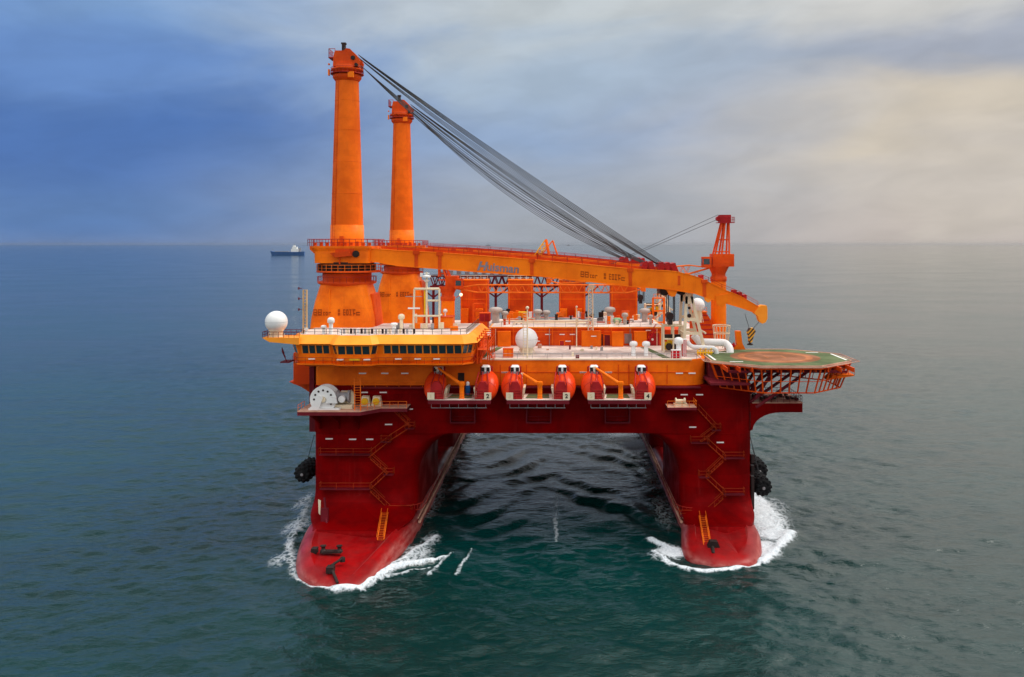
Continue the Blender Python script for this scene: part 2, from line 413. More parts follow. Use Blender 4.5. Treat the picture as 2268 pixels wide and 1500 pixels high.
def column(x0, x1, y0, y1, inner, front=True, rad=3.2, reach=9.5, bow=None):
    """inner = +1 when the moonpool side is the +x side; the foot runs out on to the pontoon in a wide fillet"""
    rings = []
    lim = bow is not None
    if lim:
        sides = []
        for q_ in (.12, 1.9):
            c_ = inset(catmull(bow), q_)[1:-1]; k0 = min(range(len(c_)), key=lambda i: c_[i][1]); sides.append((c_[:k0+1][::-1], c_[k0:]))
    zs = [.25, 1.4, 2.46, 2.5, 2.57, 2.7, 2.9, 3.2, 3.6, 4.1, 4.7, 5.5, 6.6, 9.0, 10.4, 11.6, 12.8, 13.8, 14.8, 15.6, 16.3, 16.9, 17.38]
    for z in zs:
        ff = 0 if z > 6.5 else reach*(1-math.sqrt(max(0, 1-min(1, (6.5-z)/4.05)**2)))
        u = max(0, (z-9)/8.4); hh = 9.0*(1-math.sqrt(max(0, 1-min(1, u)**2)))
        a, b = x0, x1
        if inner > 0: b = x1+hh
        else: a = x0-hh
        fr = ff if front else 0; ring = []
        for x, y in rrect(a, b, y0-fr, y1, rad, 7):
            if lim and z < 6.5 and y < 157:
                q = min(1, (157.0-y)/1.0)*min(1, (6.5-z)/1.5); w_ = min(1, (157-y)/8.5); w_ = w_*w_*(3-2*w_)
                ip = lambda P_: float(np.interp(y, [p[1] for p in P_], [p[0] for p in P_]))
                xl = ip(sides[0][0])*(1-w_)+ip(sides[1][0])*w_; xr = ip(sides[0][1])*(1-w_)+ip(sides[1][1])*w_
                x = x+(min(max(x, xl), xr)-x)*max(0, q)
            ring.append((x, y, z))
        rings.append(ring)
    mb = MB(); mb.loft(rings, smooth=True)
    return mb.build('column', 'red', V)
column(XL, -25.9, YF, 188, 1, rad=3.0, bow=BOWL)
column(XL, -25.9, 210, YB, 1, False)
column(22.6, XR, YF, 188, -1, rad=3.6, reach=7.0, bow=BOWR)
column(22.6, XR, 210, YB, -1, False)
# deck box
mb = MB()
o = lambda z, q=0: [(x, y, z) for x, y in rrect(XL+q, XR-q, YF+q, YB-q, (2.4, 3.6, 2, 2), 7)]
mb.loft([o(ZU-.0), o(ZU+.2, -.02), o(ZO)], smooth=True); mb.build('hull_box', 'red', V)
mb = MB(); ov = lambda z: [(x, y, z) for x, y in rrect(XL+.4, 27.6, YF+.35, YB-.3, (1.2, 4.2, 2, 2), 7)]
mb.loft([ov(ZO+.01), ov(ZD)], smooth=True)
mb.box(27.0, XR-.6, 166, YB-4, ZO+.02, ZD-.02)
mb.build('upper_hull', 'orange', V)
# stiffener lines and panels on the orange front
mb = MB()
for z in (28.5,): mb.box(-12.5, 24, YF+.20, YF+.34, z-.05, z+.05)
for px in (1108, 1166, 1262, 1370, 1393, 1432, 1478): mb.box(X(px,157)-.06, X(px,157)+.06, YF+.18, YF+.36, ZO+.3, ZD-.9)
mb.build('stiffener', 'orange_dark', V)
mb = MB(); mb.box(-13, 24.5, YF-.05, YF+.36, ZD-.02, ZD+.22); mb.build('deck_edge', 'cream', V)
# ledge with handrail along the red/orange joint
mb = MB(); mb.box(-37.5, -22, YF-1.1, YF-.02, ZO-.35, ZO-.1); mb.box(-22, 26, YF-.8, YF-.02, ZO-.35, ZO-.1); mb.build('walkway_ledge', 'maroon', V)
mb = MB(); mb.rail([(-37.5, YF-1.05, ZO-.1), (-22.5, YF-1.05, ZO-.1)]); mb.build('railing', 'rail', V)
# main deck sheets
mb = MB(); mb.add([(x, y, ZD+.03) for x, y in rrect(-44.2, 27.0, YF+.8, YB-1, (1, 3.8, 1, 1), 5)], [tuple(range(24))]); mb.box(27.0, XR-1, 166.3, YB-5, ZD+.0, ZD+.035)
mb.build('main_deck', 'deck', V)
for px, Y0, Y1, d in ((1084, 159, 176, 2.6), (1452, 159.5, 176, -2.6)):
    mb = MB(); x = X(px, 166)
    mb.add([(x-.7-d/2, Y0, ZD+.05), (x+.7-d/2, Y0, ZD+.05), (x+.7+d/2, Y1, ZD+.05), (x-.7+d/2, Y1, ZD+.05)], [(0,1,2,3)]); mb.build('walkway_stripe', 'deck_green', V)
mb = MB(); mb.rail([(-13, YF+.9, ZD), (25.5, YF+.9, ZD)], h=1.05, sp=2.6, r=.035); mb.rail([(-13, 163, ZD), (24, 163, ZD)], h=.5, sp=5, r=.04)
mb.build('railing', 'grey', V)

# ---- deck house with the raised upper deck
DH = MB(); DH.box(-14, 21.8, 179, 198, ZD+.04, 34.5); DH.box(21.8, 27.0, 184, 198, ZD+.04, 33.6); DH = DH.build('deck_house', 'orange_dark', V)
mb = MB(); mb.box(-14.3, 22.1, 178.6, 198, 34.5, 34.72); mb.build('roof_edge', 'yolk', DH)
mb = MB(); mb.box(-14.0, 21.8, 178.9, 197.8, 34.72, 34.76); mb.build('upper_deck', 'deck', DH)
mb = MB(); mb.rail([(-14, 178.9, 34.74), (21.6, 178.9, 34.74)], h=1.1, sp=2.2, r=.035); mb.build('railing', 'grey', DH)
for x0, x1, y0, y1 in ((1103,1131,735,769), (1288,1330,734,770), (1355,1380,736,770), (1404,1431,735,772)):
    mb = MB(); mb.box(X(x0,178), X(x1,178), 176.9, 179, ZD+.05, Z(y0,177)); mb.box(X(x0,178)-.05, X(x1,178)+.05, 176.8, 177.2, Z(y0,177), Z(y0,177)+.08)
    mb.build('stair_casing', 'orange', DH)
for x0, x1, y0, y1, mt in ((1079,1090,746,765,'dark'), (1331,1337,740,766,'dark'), (1382,1400,739,761,'grey'), (1338,1352,742,766,'maroon'), (1437,1462,738,766,'boat_red'), (1239,1250,755,765,'boat_red')):
    mb = MB(); a, b = X(x0,179), X(x1,179); zt, zb = Z(y0,179), Z(y1,179)
    mb.box(a, b, 178.93, 179.02, zb, zt); d = mb.build('door' if mt != 'grey' else 'window', mt, DH)
    mb = MB()
    for q in (a, b): mb.box(q-.08, q+.08, 178.86, 179.02, zb-.08, zt+.08)
    mb.box(a, b, 178.86, 179.02, zt, zt+.12); mb.build('frame', 'orange', DH)
mb = MB()
for k in range(9): mb.box(-13.5+k*4.1+.0, -13.38+k*4.1, 178.94, 179.01, 31, 34.4)
mb.box(-14, 21.8, 178.92, 179.01, 33.7, 33.8); mb.build('stiffener', 'orange', DH)
# little stair beside the deck house
mb = MB()
for sgn in (0, 1.0): mb.tube((17.9, 177.2+sgn, ZD), (20.3, 177.2+sgn, 34.4), .09); mb.tube((17.9, 177.2+sgn, ZD+1), (20.3, 177.2+sgn, 35.4), .05)
for k in range(10): t = k/9.5; mb.box(17.8+2.4*t, 18.1+2.4*t, 177.2, 178.2, ZD+.1+3.6*t, ZD+.16+3.6*t)
mb.build('stair', 'signred', DH)
# tall engine casings
for i, (a, b) in enumerate(((1020,1080),(1125,1180),(1238,1297),(1353,1412))):
    mb = MB(); x0, x1 = X(a,211), X(b,211); mb.box(x0, x1, 211, 216.5, ZD, Z(622,211))
    c = mb.build('engine_casing', 'orange_dark', V)
    mb = MB(); mb.box(x0-.1, x1+.1, 210.85, 216.6, Z(622,211), Z(622,211)+.25)
    mb.box(x0+.2, x0+.4, 210.9, 211.0, ZD, Z(624,211)); mb.box(x1-.4, x1-.2, 210.9, 211.0, ZD, Z(624,211)); mb.box(x0, x1, 210.92, 211.01, 38.4, 38.55)
    mb.build('rim', 'orange', c)
    mb = MB(); mb.rail([(x0, 211, Z(622,211)+.25), (x1, 211, Z(622,211)+.25)], h=1.0, sp=1.5, r=.05); mb.build('railing', 'cream', c)
    if i in (2, 0):
        for dx in (.3, 3.9): 
            mb = MB(); mb.box(x0+dx, x0+dx+1.7, 208.6, 210.9, ZD, 36.2); mb.build('ventilation_trunk', 'orange', c)
# pipe-rack gantry of maroon lattice behind the casings
mb = MB()
g0, g1, zt, zb = X(955,228), X(1300,228), Z(611,228), Z(634,228)
for y in (226, 230):
    mb.truss((g0,y,zt),(g1,y,zt),(g0,y,zb),(g1,y,zb), 22, .26, .16)
for k in range(12): x = g0+(g1-g0)*k/11; mb.box(x-.1, x+.1, 226, 230, zt-.2, zt)
for px in (960, 1098, 1200, 1292): x = X(px,228); mb.tube((x,228,ZD),(x,228,zb), .35); mb.tube((x-4,228,zb),(x,228,zb-3), .22, n=6); mb.tube((x+4,228,zb),(x,228,zb-3), .22, n=6)
mb.build('pipe_gantry', 'maroon', V)
mb = MB(); mb.box(g0, g1, 225.5, 226, zt+.1, zt+.3)
for k in range(14): mb.cbox((g0+3+k*2.2, 228, zt+.7), (1.0, 2.5, .8+.5*(k%3)))
mb.build('walkway', 'grey', V)

# ---- bridge
BR_OUT = [(-47.0,152.2),(-45.6,149.6),(-39.3,149.3),(-38.3,148.1),(-32.3,148.1),(-31.3,149.3),(-16.6,149.3),(-14.9,151.0),(-14.5,172.5),(-47.0,172.5)]
def offs(poly, d):
    n = len(poly); out = []
    for i in range(n):
        p0, p1, p2 = Vector(poly[i-1]), Vector(poly[i]), Vector(poly[(i+1)%n])
        a, b = (p1-p0).normalized(), (p2-p1).normalized()
        na, nb = Vector((a.y,-a.x)), Vector((b.y,-b.x)); m = (na+nb)
        m = m/max(.3, m.length_squared)*2*1.0
        out.append((p1.x+m.x*d*1.0, p1.y+m.y*d*1.0))
    return out
zW0, zW1, zRo, zRi, zB = Z(786,149), Z(763,149), Z(763,148.4), Z(742,150), Z(808,150)
ring = lambda d, z: [(x, y, z) for x, y in offs(BR_OUT, d)]
BR = MB(); BR.loft([ring(-2.2, zB-.5), ring(-1.0, zB), ring(-.45, zB+.7), ring(-.35, zW0-.12), ring(-.35, zW0-.1)]); BR.loft([ring(-.42, zW0-.1), ring(.10, zW1+.05)]); BR = BR.build('bridge', 'orange', V)
mb = MB(); mb.loft([ring(-.30, zB+.02), ring(-.1, zB+.05), ring(-.1, zB+.25), ring(-.9, zB+.3)]); mb.build('lower_ledge', 'orange', BR)
mb = MB(); mb.loft([ring(.55, zRo-.02), ring(.75, zRo+.05), ring(-.65, zRi), ring(-.9, zRi)]); mb.build('roof', 'yolk', BR)
mb = MB(); mb.add(ring(-.95, zRi+.02), [tuple(range(len(BR_OUT)))]); mb.build('roof_deck', 'deck', BR)
mb = MB(); rr_ = [(x, y, zRi) for x, y in offs(BR_OUT, -1.3)]; mb.rail(rr_[1:9], h=1.0, sp=1.6, r=.05); mb.build('railing', 'dark', BR)
mb = MB()      # catwalk and rail below the windows
lo = [(x, y, zB+.28) for x, y in offs(BR_OUT, .05)]; mb.rail(lo[0:9], h=1.05, sp=1.3, r=.035); mb.build('railing', 'rail_red', BR)
def win_row(a, b, n, gap=.12, m0=.15, m1=.15):
    """slanted panes between plan points a and b (tops lean out)"""
    a, b = Vector(a), Vector(b); L = (b-a).length; d = (b-a)/L; nn = Vector((d.y, -d.x))
    w = (L-m0-m1)/n
    for i in range(n):
        s0, s1 = m0+i*w+gap, m0+(i+1)*w-gap
        vs = []
        for z, k in ((zW0+.15, -.36), (zW1-.22, .055)):
            for s_ in (s0, s1):
                p = a+d*s_+nn*(k+.03); vs.append((p.x, p.y, z))
        mb = MB(); mb.add([vs[0], vs[1], vs[3], vs[2]], [(0,1,2,3)]); w_ = mb.build('window', 'glass', BR)
    fr = MB()
    for i in range(n+1):
        s_ = m0+i*w
        p, q = a+d*s_+nn*(-.36), a+d*s_+nn*(.11); fr.tube((p.x,p.y,zW0+.1), (q.x,q.y,zW1-.1), .075, n=5)
    p, q = a+nn*.13, b+nn*.13; fr.tube((p.x,p.y,zW1-.12), (q.x,q.y,zW1-.12), .07, n=5)
    fr.build('window_frame', 'yolk', BR)
B = BR_OUT
win_row(B[0], B[1], 1); win_row(B[1], B[2], 4, m0=.9, m1=.5); win_row(B[2], B[3], 1); win_row(B[3], B[4], 4, m0=.2, m1=.2); win_row(B[4], B[5], 1, m0=.2)
win_row(B[5], B[6], 10, m0=.9); win_row(B[6], B[7], 2); win_row((-14.83,152.5), (-14.6,163), 3)
mb = MB()
for px in (690, 756, 790, 815, 882, 925, 967): mb.box(X(px,149)-.55, X(px,149)+.55, 149.0 if not 740 < px < 825 else 147.95, 149.3, zB+1.05, zB+1.2)
mb.build('light_strip', 'bright', BR)
mb = MB(); mb.box(X(774,148), X(797,148), 147.9, 148.2, zB+1.0, zB+1.3); mb.build('name_plate', 'yellow', BR)
# the wing platform that carries the left dome
mb = MB(); xa, xb = X(586,150), X(668,150)
mb.prism([(xa, zRi-.35), (xb, zRi-.35), (xb, zRo-.1), (xa+1.3, zRi-1.1)], 148.6, 153); mb.build('wing_platform', 'yolk', BR)
mb = MB(); mb.rail([(xb, 148.7, zRi-.35), (xa+.1, 148.7, zRi-.35), (xa+.1, 152.9, zRi-.35), (xb, 152.9, zRi-.35)], h=1.0, sp=.8, r=.05); mb.build('railing', 'maroon', BR)
mb = MB()
for dx in (0, .7, 1.4): mb.tube((-47.6-dx*.3, 150.5, zB+.5+dx), (-48.4, 150.3, zB+2.4+dx*.4), .08)
mb.box(-48.6, -47, 150, 153, zB+.3, zB+.5); mb.build('side_bracket', 'maroon', BR)
# outside stair at the right end of the bridge
mb = MB()
for y in (152.5, 153.6): mb.tube((-13.9, y, ZD), (-13.2, y+3.6, zRi), .1); mb.tube((-12.2, y+7, ZD), (-13.2, y+3.6, 33.4), .1)
mb.box(-14.4, -12.4, 151.8, 168, 33.2, 33.3)
for k in range(5):
    for xx in (-14.3, -12.45): mb.tube((xx, 151.9+k*4, ZD), (xx, 151.9+k*4, zRi-.6), .11, n=6)
    mb.tube((-14.3, 151.9+k*4, zRi-.8), (-12.45, 151.9+k*4, zRi-.8), .09, n=6)
mb.rail([(-12.4, 151.8, 33.3), (-12.4, 168, 33.3)]); mb.rail([(-14.3,151.6,ZD),(-11.6,151.6,ZD),(-11.6,158,ZD)]); mb.build('outside_stair', 'orange_dark', BR)
# box under the bridge and the left sponson that carries the cranes
mb = MB(); mb.box(-44.4, -14, YF-1.4, 172, zB-.6, ZD+.3); mb.box(-44.9, -14.2, 157.4, 172.6, ZD+.3, 34.0); mb.build('bridge_base', 'orange_dark', V)
mb = MB()
for yc in (172, 228):
    mb = MB(); mb.box(-50.6, -45.0, yc-8, yc+8, 25.2, 31.2); mb.prism([(-52.4, 25.2), (-45.0, 25.2), (-45.0, 21.0), (-50.0, 24.2)], yc-5, yc+6); mb.build('crane_sponson', 'orange_dark', V)
mb = MB(); mb.box(-46.4, -45.05, 160, 168, 17, 25.1); mb.box(-45.9, -45.05, 158.3, 161, 20, 30); mb.build('side_trunk', 'maroon', V)

# ---- winch platform, left front corner
WP = MB(); zp = 22.75
pl = [(-45.6,150.0),(-34.6,150.0),(-31.6,153.4),(-27.0,153.4),(-27.0,157.2),(-44.0,157.2),(-44.0,160.0),(-45.6,160.0)]
WP.prism(pl, zp-.75, zp-.12, 'xy'); WP = WP.build('winch_platform', 'maroon', V)
mb = MB(); mb.prism(pl, zp-.12, zp, 'xy'); mb.build('platform_deck', 'tan', WP)
mb = MB(); mb.rail([(x, y, zp) for x, y in ((-45.5,150.1),(-45.5,154.0))], sp=1.3); mb.rail([(x, y, zp) for x, y in ((-34.6,150.1),(-31.6,153.5),(-27.1,153.5))], sp=1.5); mb.build('railing', 'rail', WP)
mb = MB()
for x in (-43.5, -40, -36.5): mb.prism([(150.4, zp-.75), (157, zp-.75), (157, zp-4.6), (155.5, zp-3.0)], x-.15, x+.15, 'yz')
mb.build('bracket', 'red', WP)
mb = MB()
for x in (-35.8, -34.7): mb.tube((x, 151, zp), (x-.1, 151, 28.4), .08)
for k in range(12): mb.tube((-35.8, 151, zp+.4+k*.45), (-34.7, 151, zp+.4+k*.45), .04, n=5, cap=False)
mb.build('ladder', 'rail', WP)
# ---- lifeboat platforms
LBX = (X(1019,152), X(1192,152), X(1371,152))
for i, cx in enumerate(LBX):
    mb = MB(); mb.box(cx-5.5, cx+5.5, 150.6, 157.2, 23.9, 24.6); pf = mb.build('lifeboat_platform', 'maroon', V)
    mb = MB(); mb.box(cx-5.5, cx+5.5, 150.6, 157.1, 24.6, 24.66); mb.build('platform_deck', 'deck', pf)
    mb = MB(); mb.add([(cx-2.3, 152.2, 24.68), (cx+2.0, 152.2, 24.68), (cx+1.8, 157.0, 24.68), (cx-1.8, 157.0, 24.68)], [(0,1,2,3)]); mb.build('green_walkway', 'deck_green', pf)
    mb = MB(); mb.rail([(cx-2.6, 151.1, 24.66), (cx+2.6, 151.1, 24.66)], sp=2.6, r=.03, h=.95); mb.build('railing', 'rail_red', pf)
    mb = MB()
    for sx in (-1, 1):      # raised white kerbs between walkway and boats
        mb = MB(); mb.prism([(cx+sx*2.6, 24.66), (cx+sx*3.1, 24.66), (cx+sx*2.7, 26.4), (cx+sx*2.3, 26.4)], 152.6, 156.8); mb.build('kerb_plate', 'cream', pf)
    mb = MB(); mb.box(cx-2.3, cx+2.3, 155.9, 156.95, 19.4, 19.6); mb.box(cx-2.3, cx-2.1, 155.9, 156.95, 19.6, 22.4); mb.box(cx+2.1, cx+2.3, 155.9, 156.95, 19.6, 22.4)
    mb.rail([(cx-2.3, 155.9, 19.6), (cx+2.3, 155.9, 19.6)], r=.03); mb.build('rescue_basket', 'maroon', pf)
    mb = MB()
    for k in range(7): mb.tube((cx-5+k*1.6, 151.4, 23.9), (cx-5+k*1.6, 151.4, 23.1), .04, n=5)
    mb.tube((cx-5, 151.4, 23.1), (cx+4.8, 151.4, 23.1), .06); mb.build('lower_rail', 'grey', pf)
mb = MB()
mb.box(X(1014,157), X(1028,157), YF+.22, YF+.36, ZO+.1, 28.4); mb.build('door', 'dark', V)
# ---- right-hand little platform, side platform and brackets
mb = MB(); a, b = X(1478,154), X(1542,154); mb.box(a, b, 153.5, 157.2, 22.3, 22.75); q = mb.build('mooring_platform', 'maroon', V)
mb = MB(); mb.box(a, b, 153.5, 157.2, 22.75, 22.8); mb.build('platform_deck', 'tan', q)
mb = MB(); mb.rail([(a, 153.6, 22.8), (b, 153.6, 22.8), (b, 157, 22.8)], sp=1.2); mb.build('railing', 'rail', q)
SP = MB(); SP.box(XR-.5, 45.2, 158.6, 168, 21.0, 22.6)
poly = [(XR-.3, 21.05), (45.2, 21.05), (45.2, 20.9)] + [(41.2-5.2*math.sin(R(t)), 17.6+3.3*math.cos(R(t))) for t in (0, 12, 24, 36, 48, 60, 70, 80, 88)] + [(XR-.3, 17.5)]
for y in (158.8, 163.2, 167.6): SP.prism(poly, y-.2, y+.2)
SP = SP.build('side_platform', 'red', V)
mb = MB(); mb.box(XR, 45.25, 158.5, 168, 22.6, 22.72); mb.build('platform_deck', 'tan', SP)
mb = MB(); mb.rail([(XR+.2, 158.6, 22.7), (45.1, 158.6, 22.7), (45.1, 167.9, 22.7), (XR+.2, 167.9, 22.7)], sp=1.1, r=.05, h=1.25); mb.build('railing', 'maroon', SP)
mb = MB()
random.seed(5)
for k in range(16): x = 37.2+k*.5; mb.cbox((x, 160.8+random.random()*4, 22.95+random.random()*.2), (.35, 1.6, .35+random.random()*.4))
mb.build('stowed_chain', 'dark', SP)

# ---- zigzag stairs on the column fronts (orange handrails on slim treads)
def stair(flights, landings, ladder=None, walk=None):
    y = YF-.15
    for (x0, p0, x1, p1) in flights:
        a, b = (X(x0,156.3), Z(p0,156.3)), (X(x1,156.3), Z(p1,156.3))
        mb = MB()
        for yy in (y-1.0, y-.05):
            mb.tube((a[0], yy, a[1]-1.0), (b[0], yy, b[1]-1.0), .075, n=6)
            mb.tube((a[0], yy, a[1]), (b[0], yy, b[1]), .055, n=6)
        m = int(abs(a[1]-b[1])/.45)
        for k in range(m+1):
            t = k/m; xx, zz = a[0]+(b[0]-a[0])*t, a[1]+(b[1]-a[1])*t-1.0; mb.box(xx-.14, xx+.14, y-1.0, y, zz-.03, zz+.03)
            if k % 3 == 0: mb.tube((xx, y-1.0, zz), (xx, y-1.0, zz+1.0), .045, n=5, cap=False)
        mb.build('stair_flight', 'stair', V)
    for (x0, x1, pt) in landings:
        a, b, z = X(x0,156.3), X(x1,156.3), Z(pt,156.3)-1.15
        mb = MB(); mb.box(a, b, y-1.2, y, z-.12, z); L = mb.build('stair_landing', 'maroon', V)
        mb = MB(); mb.rail([(a, y, z), (a, y-1.15, z), (b, y-1.15, z), (b, y, z)], h=1.15, sp=2.4, r=.05); mb.build('railing', 'stair', L)
stair([(868,893,909,932),(906,936,860,966),(856,970,818,1000),(822,1004,858,1036),(856,1038,820,1072),(822,1076,868,1120)],
      [(898,918,934),(844,866,964),(708,822,992),(850,872,1036),(709,822,1068),(862,914,1118)])
stair([(1547,896,1586,938),(1584,942,1552,966),(1566,970,1606,1006),(1600,1010,1564,1044),(1565,1048,1606,1086),(1600,1092,1556,1132)],
      [(1576,1596,938),(1530,1570,966),(1602,1648,1000),(1548,1570,1042),(1602,1648,1080),(1505,1556,1128)])
def curved_walk(pts, nm='curved_walkway'):
    mb = MB(); mb.path([(x, y, z+1.0) for x, y, z in pts], .07); mb.path(pts, .09)
    for x, y, z in pts[::1]: mb.tube((x, y, z), (x, y, z+1.0), .04, n=5)
    mb.build(nm, 'rail_red', V)
zl = Z(1128,156)-.3
curved_walk([(-27.5+2.6*math.sin(R(t)), 158.6-2.6*math.cos(R(t)), zl) for t in range(0, 91, 15)] + [(-24.7, y, zl) for y in (162,166,170,174,178,182,186)])
curved_walk([(25.0-3.2*math.sin(R(t)), 159.2-3.2*math.cos(R(t)), zl-.5) for t in range(0, 91, 15)] + [(21.6, y, zl-.5) for y in (163,167,171,175,179,183,187)])
for x0, p0, x1, p1, yb in ((854,1130,843,1196,144.6),(1554,1136,1566,1208,143.2)):
    mb = MB(); a = (X(x0,155.6), 155.4, Z(p0,155.4)); b = (X(x1,yb), yb, Z(p1,yb))
    for d in (-.55, .55):
        mb.tube((a[0]+d, a[1], a[2]), (b[0]+d, b[1], b[2]), .085); mb.tube((a[0]+d, a[1]-.6, a[2]+.5), (b[0]+d, b[1]-.6, b[2]+.7), .05)
    for k in range(19):
        t = k/18; mb.tube((a[0]-.55+(b[0]-a[0])*t, a[1]+(b[1]-a[1])*t, a[2]+(b[2]-a[2])*t), (a[0]+.55+(b[0]-a[0])*t, a[1]+(b[1]-a[1])*t, a[2]+(b[2]-a[2])*t), .04, n=5, cap=False)
    mb.build('deck_ladder', 'rail', V)
# white marker strips on the walls
for px, py, y in ((806,825,157.3),(855,825,157.3),(899,825,157.3),(806,870,157),(848,870,157),(906,907,157),(860,941,157),(728,973,157),(780,974,157),(818,974,157),(763,867,157),
               (1506,828,157.3),(1534,828,157.3),(1516,875,157),(1550,875,157),(1535,947,157),(1596,981,157),(1118,826,157.3),(1292,826,157.3),(1348,826,157.3)):
    z = Z(py,156.6); yy = YF-.12 if z < ZO else YF+.2
    if z > ZD-.4-3 and px < 950: yy = YF-1.55
    mb = MB(); mb.box(X(px,156.6)-.65, X(px,156.6)+.65, yy, yy+.12, z-.12, z+.10); mb.build('light_strip', 'bright', V)
for px, py in ((1213,741),(1245,741),(1268,741),(1190,756),(1258,756),(1315,745),(1436,732)):
    mb = MB(); yy = 178.8 if px != 1315 else 176.7; mb.box(X(px,yy)-.55, X(px,yy)+.55, yy, yy+.15, Z(py,yy)-.1, Z(py,yy)+.1); mb.build('light_strip', 'bright', V)
# bow fittings on the pontoons
mb = MB()
x, y = X(738,138.5), 138.5
for d in (-1.3, 1.3): mb.lathe((x+d-.3, y, 2.3), [(.55,0),(.5,.35),(.32,.4),(.32,.85),(.5,.95),(.5,1.05)], 14)
mb.box(x-2.0, x+1.4, y-.5, y+.5, 2.2, 2.55); mb.box(X(695,139)-.3, X(695,139)+.6, 138.4, 139.6, 2.0, 2.8); mb.build('bollard', 'dark', V)
mb = MB(); xx, yy = X(733,131.5), 131.8
mb.box(xx-.7, xx+.4, yy-.6, yy+.7, 1.6, 2.5); mb.tube((xx, yy, 2.2), (xx+1.6, 129.2, 1.0), .24); mb.tube((xx-.2, yy+.5, 2.4), (xx+.9, yy+2.6, 2.7), .2); mb.lathe((xx+1.0, yy+2.8, 2.2), [(.42,0),(.42,.6),(.2,.75)], 12)
mb.build('towing_bracket', 'dark', V)
mb = MB(); xx, yy = X(1580,142.5), 142.8; mb.prism([(xx-1.3,1.0),(xx+1.3,1.0),(xx+.7,2.6),(xx-.5,2.7)], yy-.6, yy+.6); mb.tube((xx-.2, yy-.7, 1.8),(xx-.4, yy-2.4, 1.3), .3); mb.build('towing_bracket', 'dark', V)
mb = MB(); mb.tube((X(722,155),153.9,6.5),(X(726,152),151.4,2.6),.2); mb.box(X(719,154)-.1, X(719,154)+1.2, 151.8,152.3,2.2,5.2); mb.build('fairlead', 'maroon', V)
mb = MB(); mb.add([(X(707,155),154.3,6.1),(X(713,155),154.3,5.9),(X(713,154),152.9,3.7),(X(709,154),153.0,4.0)],[(0,1,2,3)]); mb.build('draught_mark', 'cream', V)
# pontoon inner rubbing strake
for xs, s in ((-25.2, 1), (22.45, -1)):
    mb = MB(); mb.tube((xs, 156, 1.5), (xs, 244, 1.5), .28); mb.tube((xs-.25*s, 156, 2.2), (xs-.25*s, 244, 2.2), .14); mb.build('rubbing_strake', 'tan', V)
mb = MB()
for s, x0 in ((1, -31.5), (-1, 27.5)):
    for yy in (195, 203): mb.box(x0-.4, x0+.4, yy, yy+.6, 2.2, ZU)
mb.build('inner_brace', 'maroon', V)

# ---- helideck
HC = (X(1716,160), 160.0); HZ = 30.95
def octo(r, ph=22.5): return [(HC[0]+r*1.03*math.cos(R(ph+45*i)), HC[1]+r*.93*math.sin(R(ph+45*i))) for i in range(8)]
HD = MB(); HD.prism(octo(13.4), HZ-.45, HZ, 'xy'); HD = HD.build('helideck', 'tan', V)
mb = MB(); mb.add([(x, y, HZ+.02) for x, y in octo(13.2)], [tuple(range(8))]); mb.build('landing_surface', 'heligreen', HD)
def disc(r0, r1, z, mat, nm, sx=1.0):
    mb = MB(); n = 64; vs = []
    for r in (r0, r1):
        for i in range(n): t = 2*math.pi*i/n; vs.append((HC[0]+r*math.cos(t)*sx, HC[1]+r*math.sin(t), z))
    if r0 == 0: mb.add(vs[n:], [tuple(range(n))])
    else: mb.add(vs, [(i, (i+1)%n, n+(i+1)%n, n+i) for i in range(n)])
    return mb.build(nm, mat, HD)
disc(0, 8.2, HZ+.03, 'helibrown', 'landing_circle'); disc(5.6, 6.8, HZ+.04, 'helirust', 'circle_ring')
mb = MB()
for dx in (-1.6, 1.6): mb.add([(HC[0]+dx-.2, HC[1]-1.8, HZ+.05), (HC[0]+dx+.2, HC[1]-1.8, HZ+.05), (HC[0]+dx+.2, HC[1]+1.8, HZ+.05), (HC[0]+dx-.2, HC[1]+1.8, HZ+.05)], [(0,1,2,3)])
mb.add([(HC[0]-1.6, HC[1]-.2, HZ+.05), (HC[0]+1.6, HC[1]-.2, HZ+.05), (HC[0]+1.6, HC[1]+.2, HZ+.05), (HC[0]-1.6, HC[1]+.2, HZ+.05)], [(0,1,2,3)])
mb.build('landing_letter', 'helirust', HD)
oc = octo(12.5)
mb = MB()
for a, b in ((0, 7), (3, 4)):
    p, q = Vector(oc[a]), Vector(oc[b]); d = (q-p).normalized()*.0; nn = Vector(((q-p).y, -(q-p).x)).normalized()*.22
    mb.add([(p.x-nn.x, p.y-nn.y, HZ+.045), (q.x-nn.x, q.y-nn.y, HZ+.045), (q.x+nn.x, q.y+nn.y, HZ+.045), (p.x+nn.x, p.y+nn.y, HZ+.045)], [(0,1,2,3)])
for cx, cy in ((-8.5, -6.5), (-8.5, 6.4), (8.8, 6.3)): mb.box(HC[0]+cx-1.2, HC[0]+cx+1.2, HC[1]+cy-.25, HC[1]+cy+.25, HZ+.04, HZ+.045)
mb.build('edge_marking', 'bright', HD)
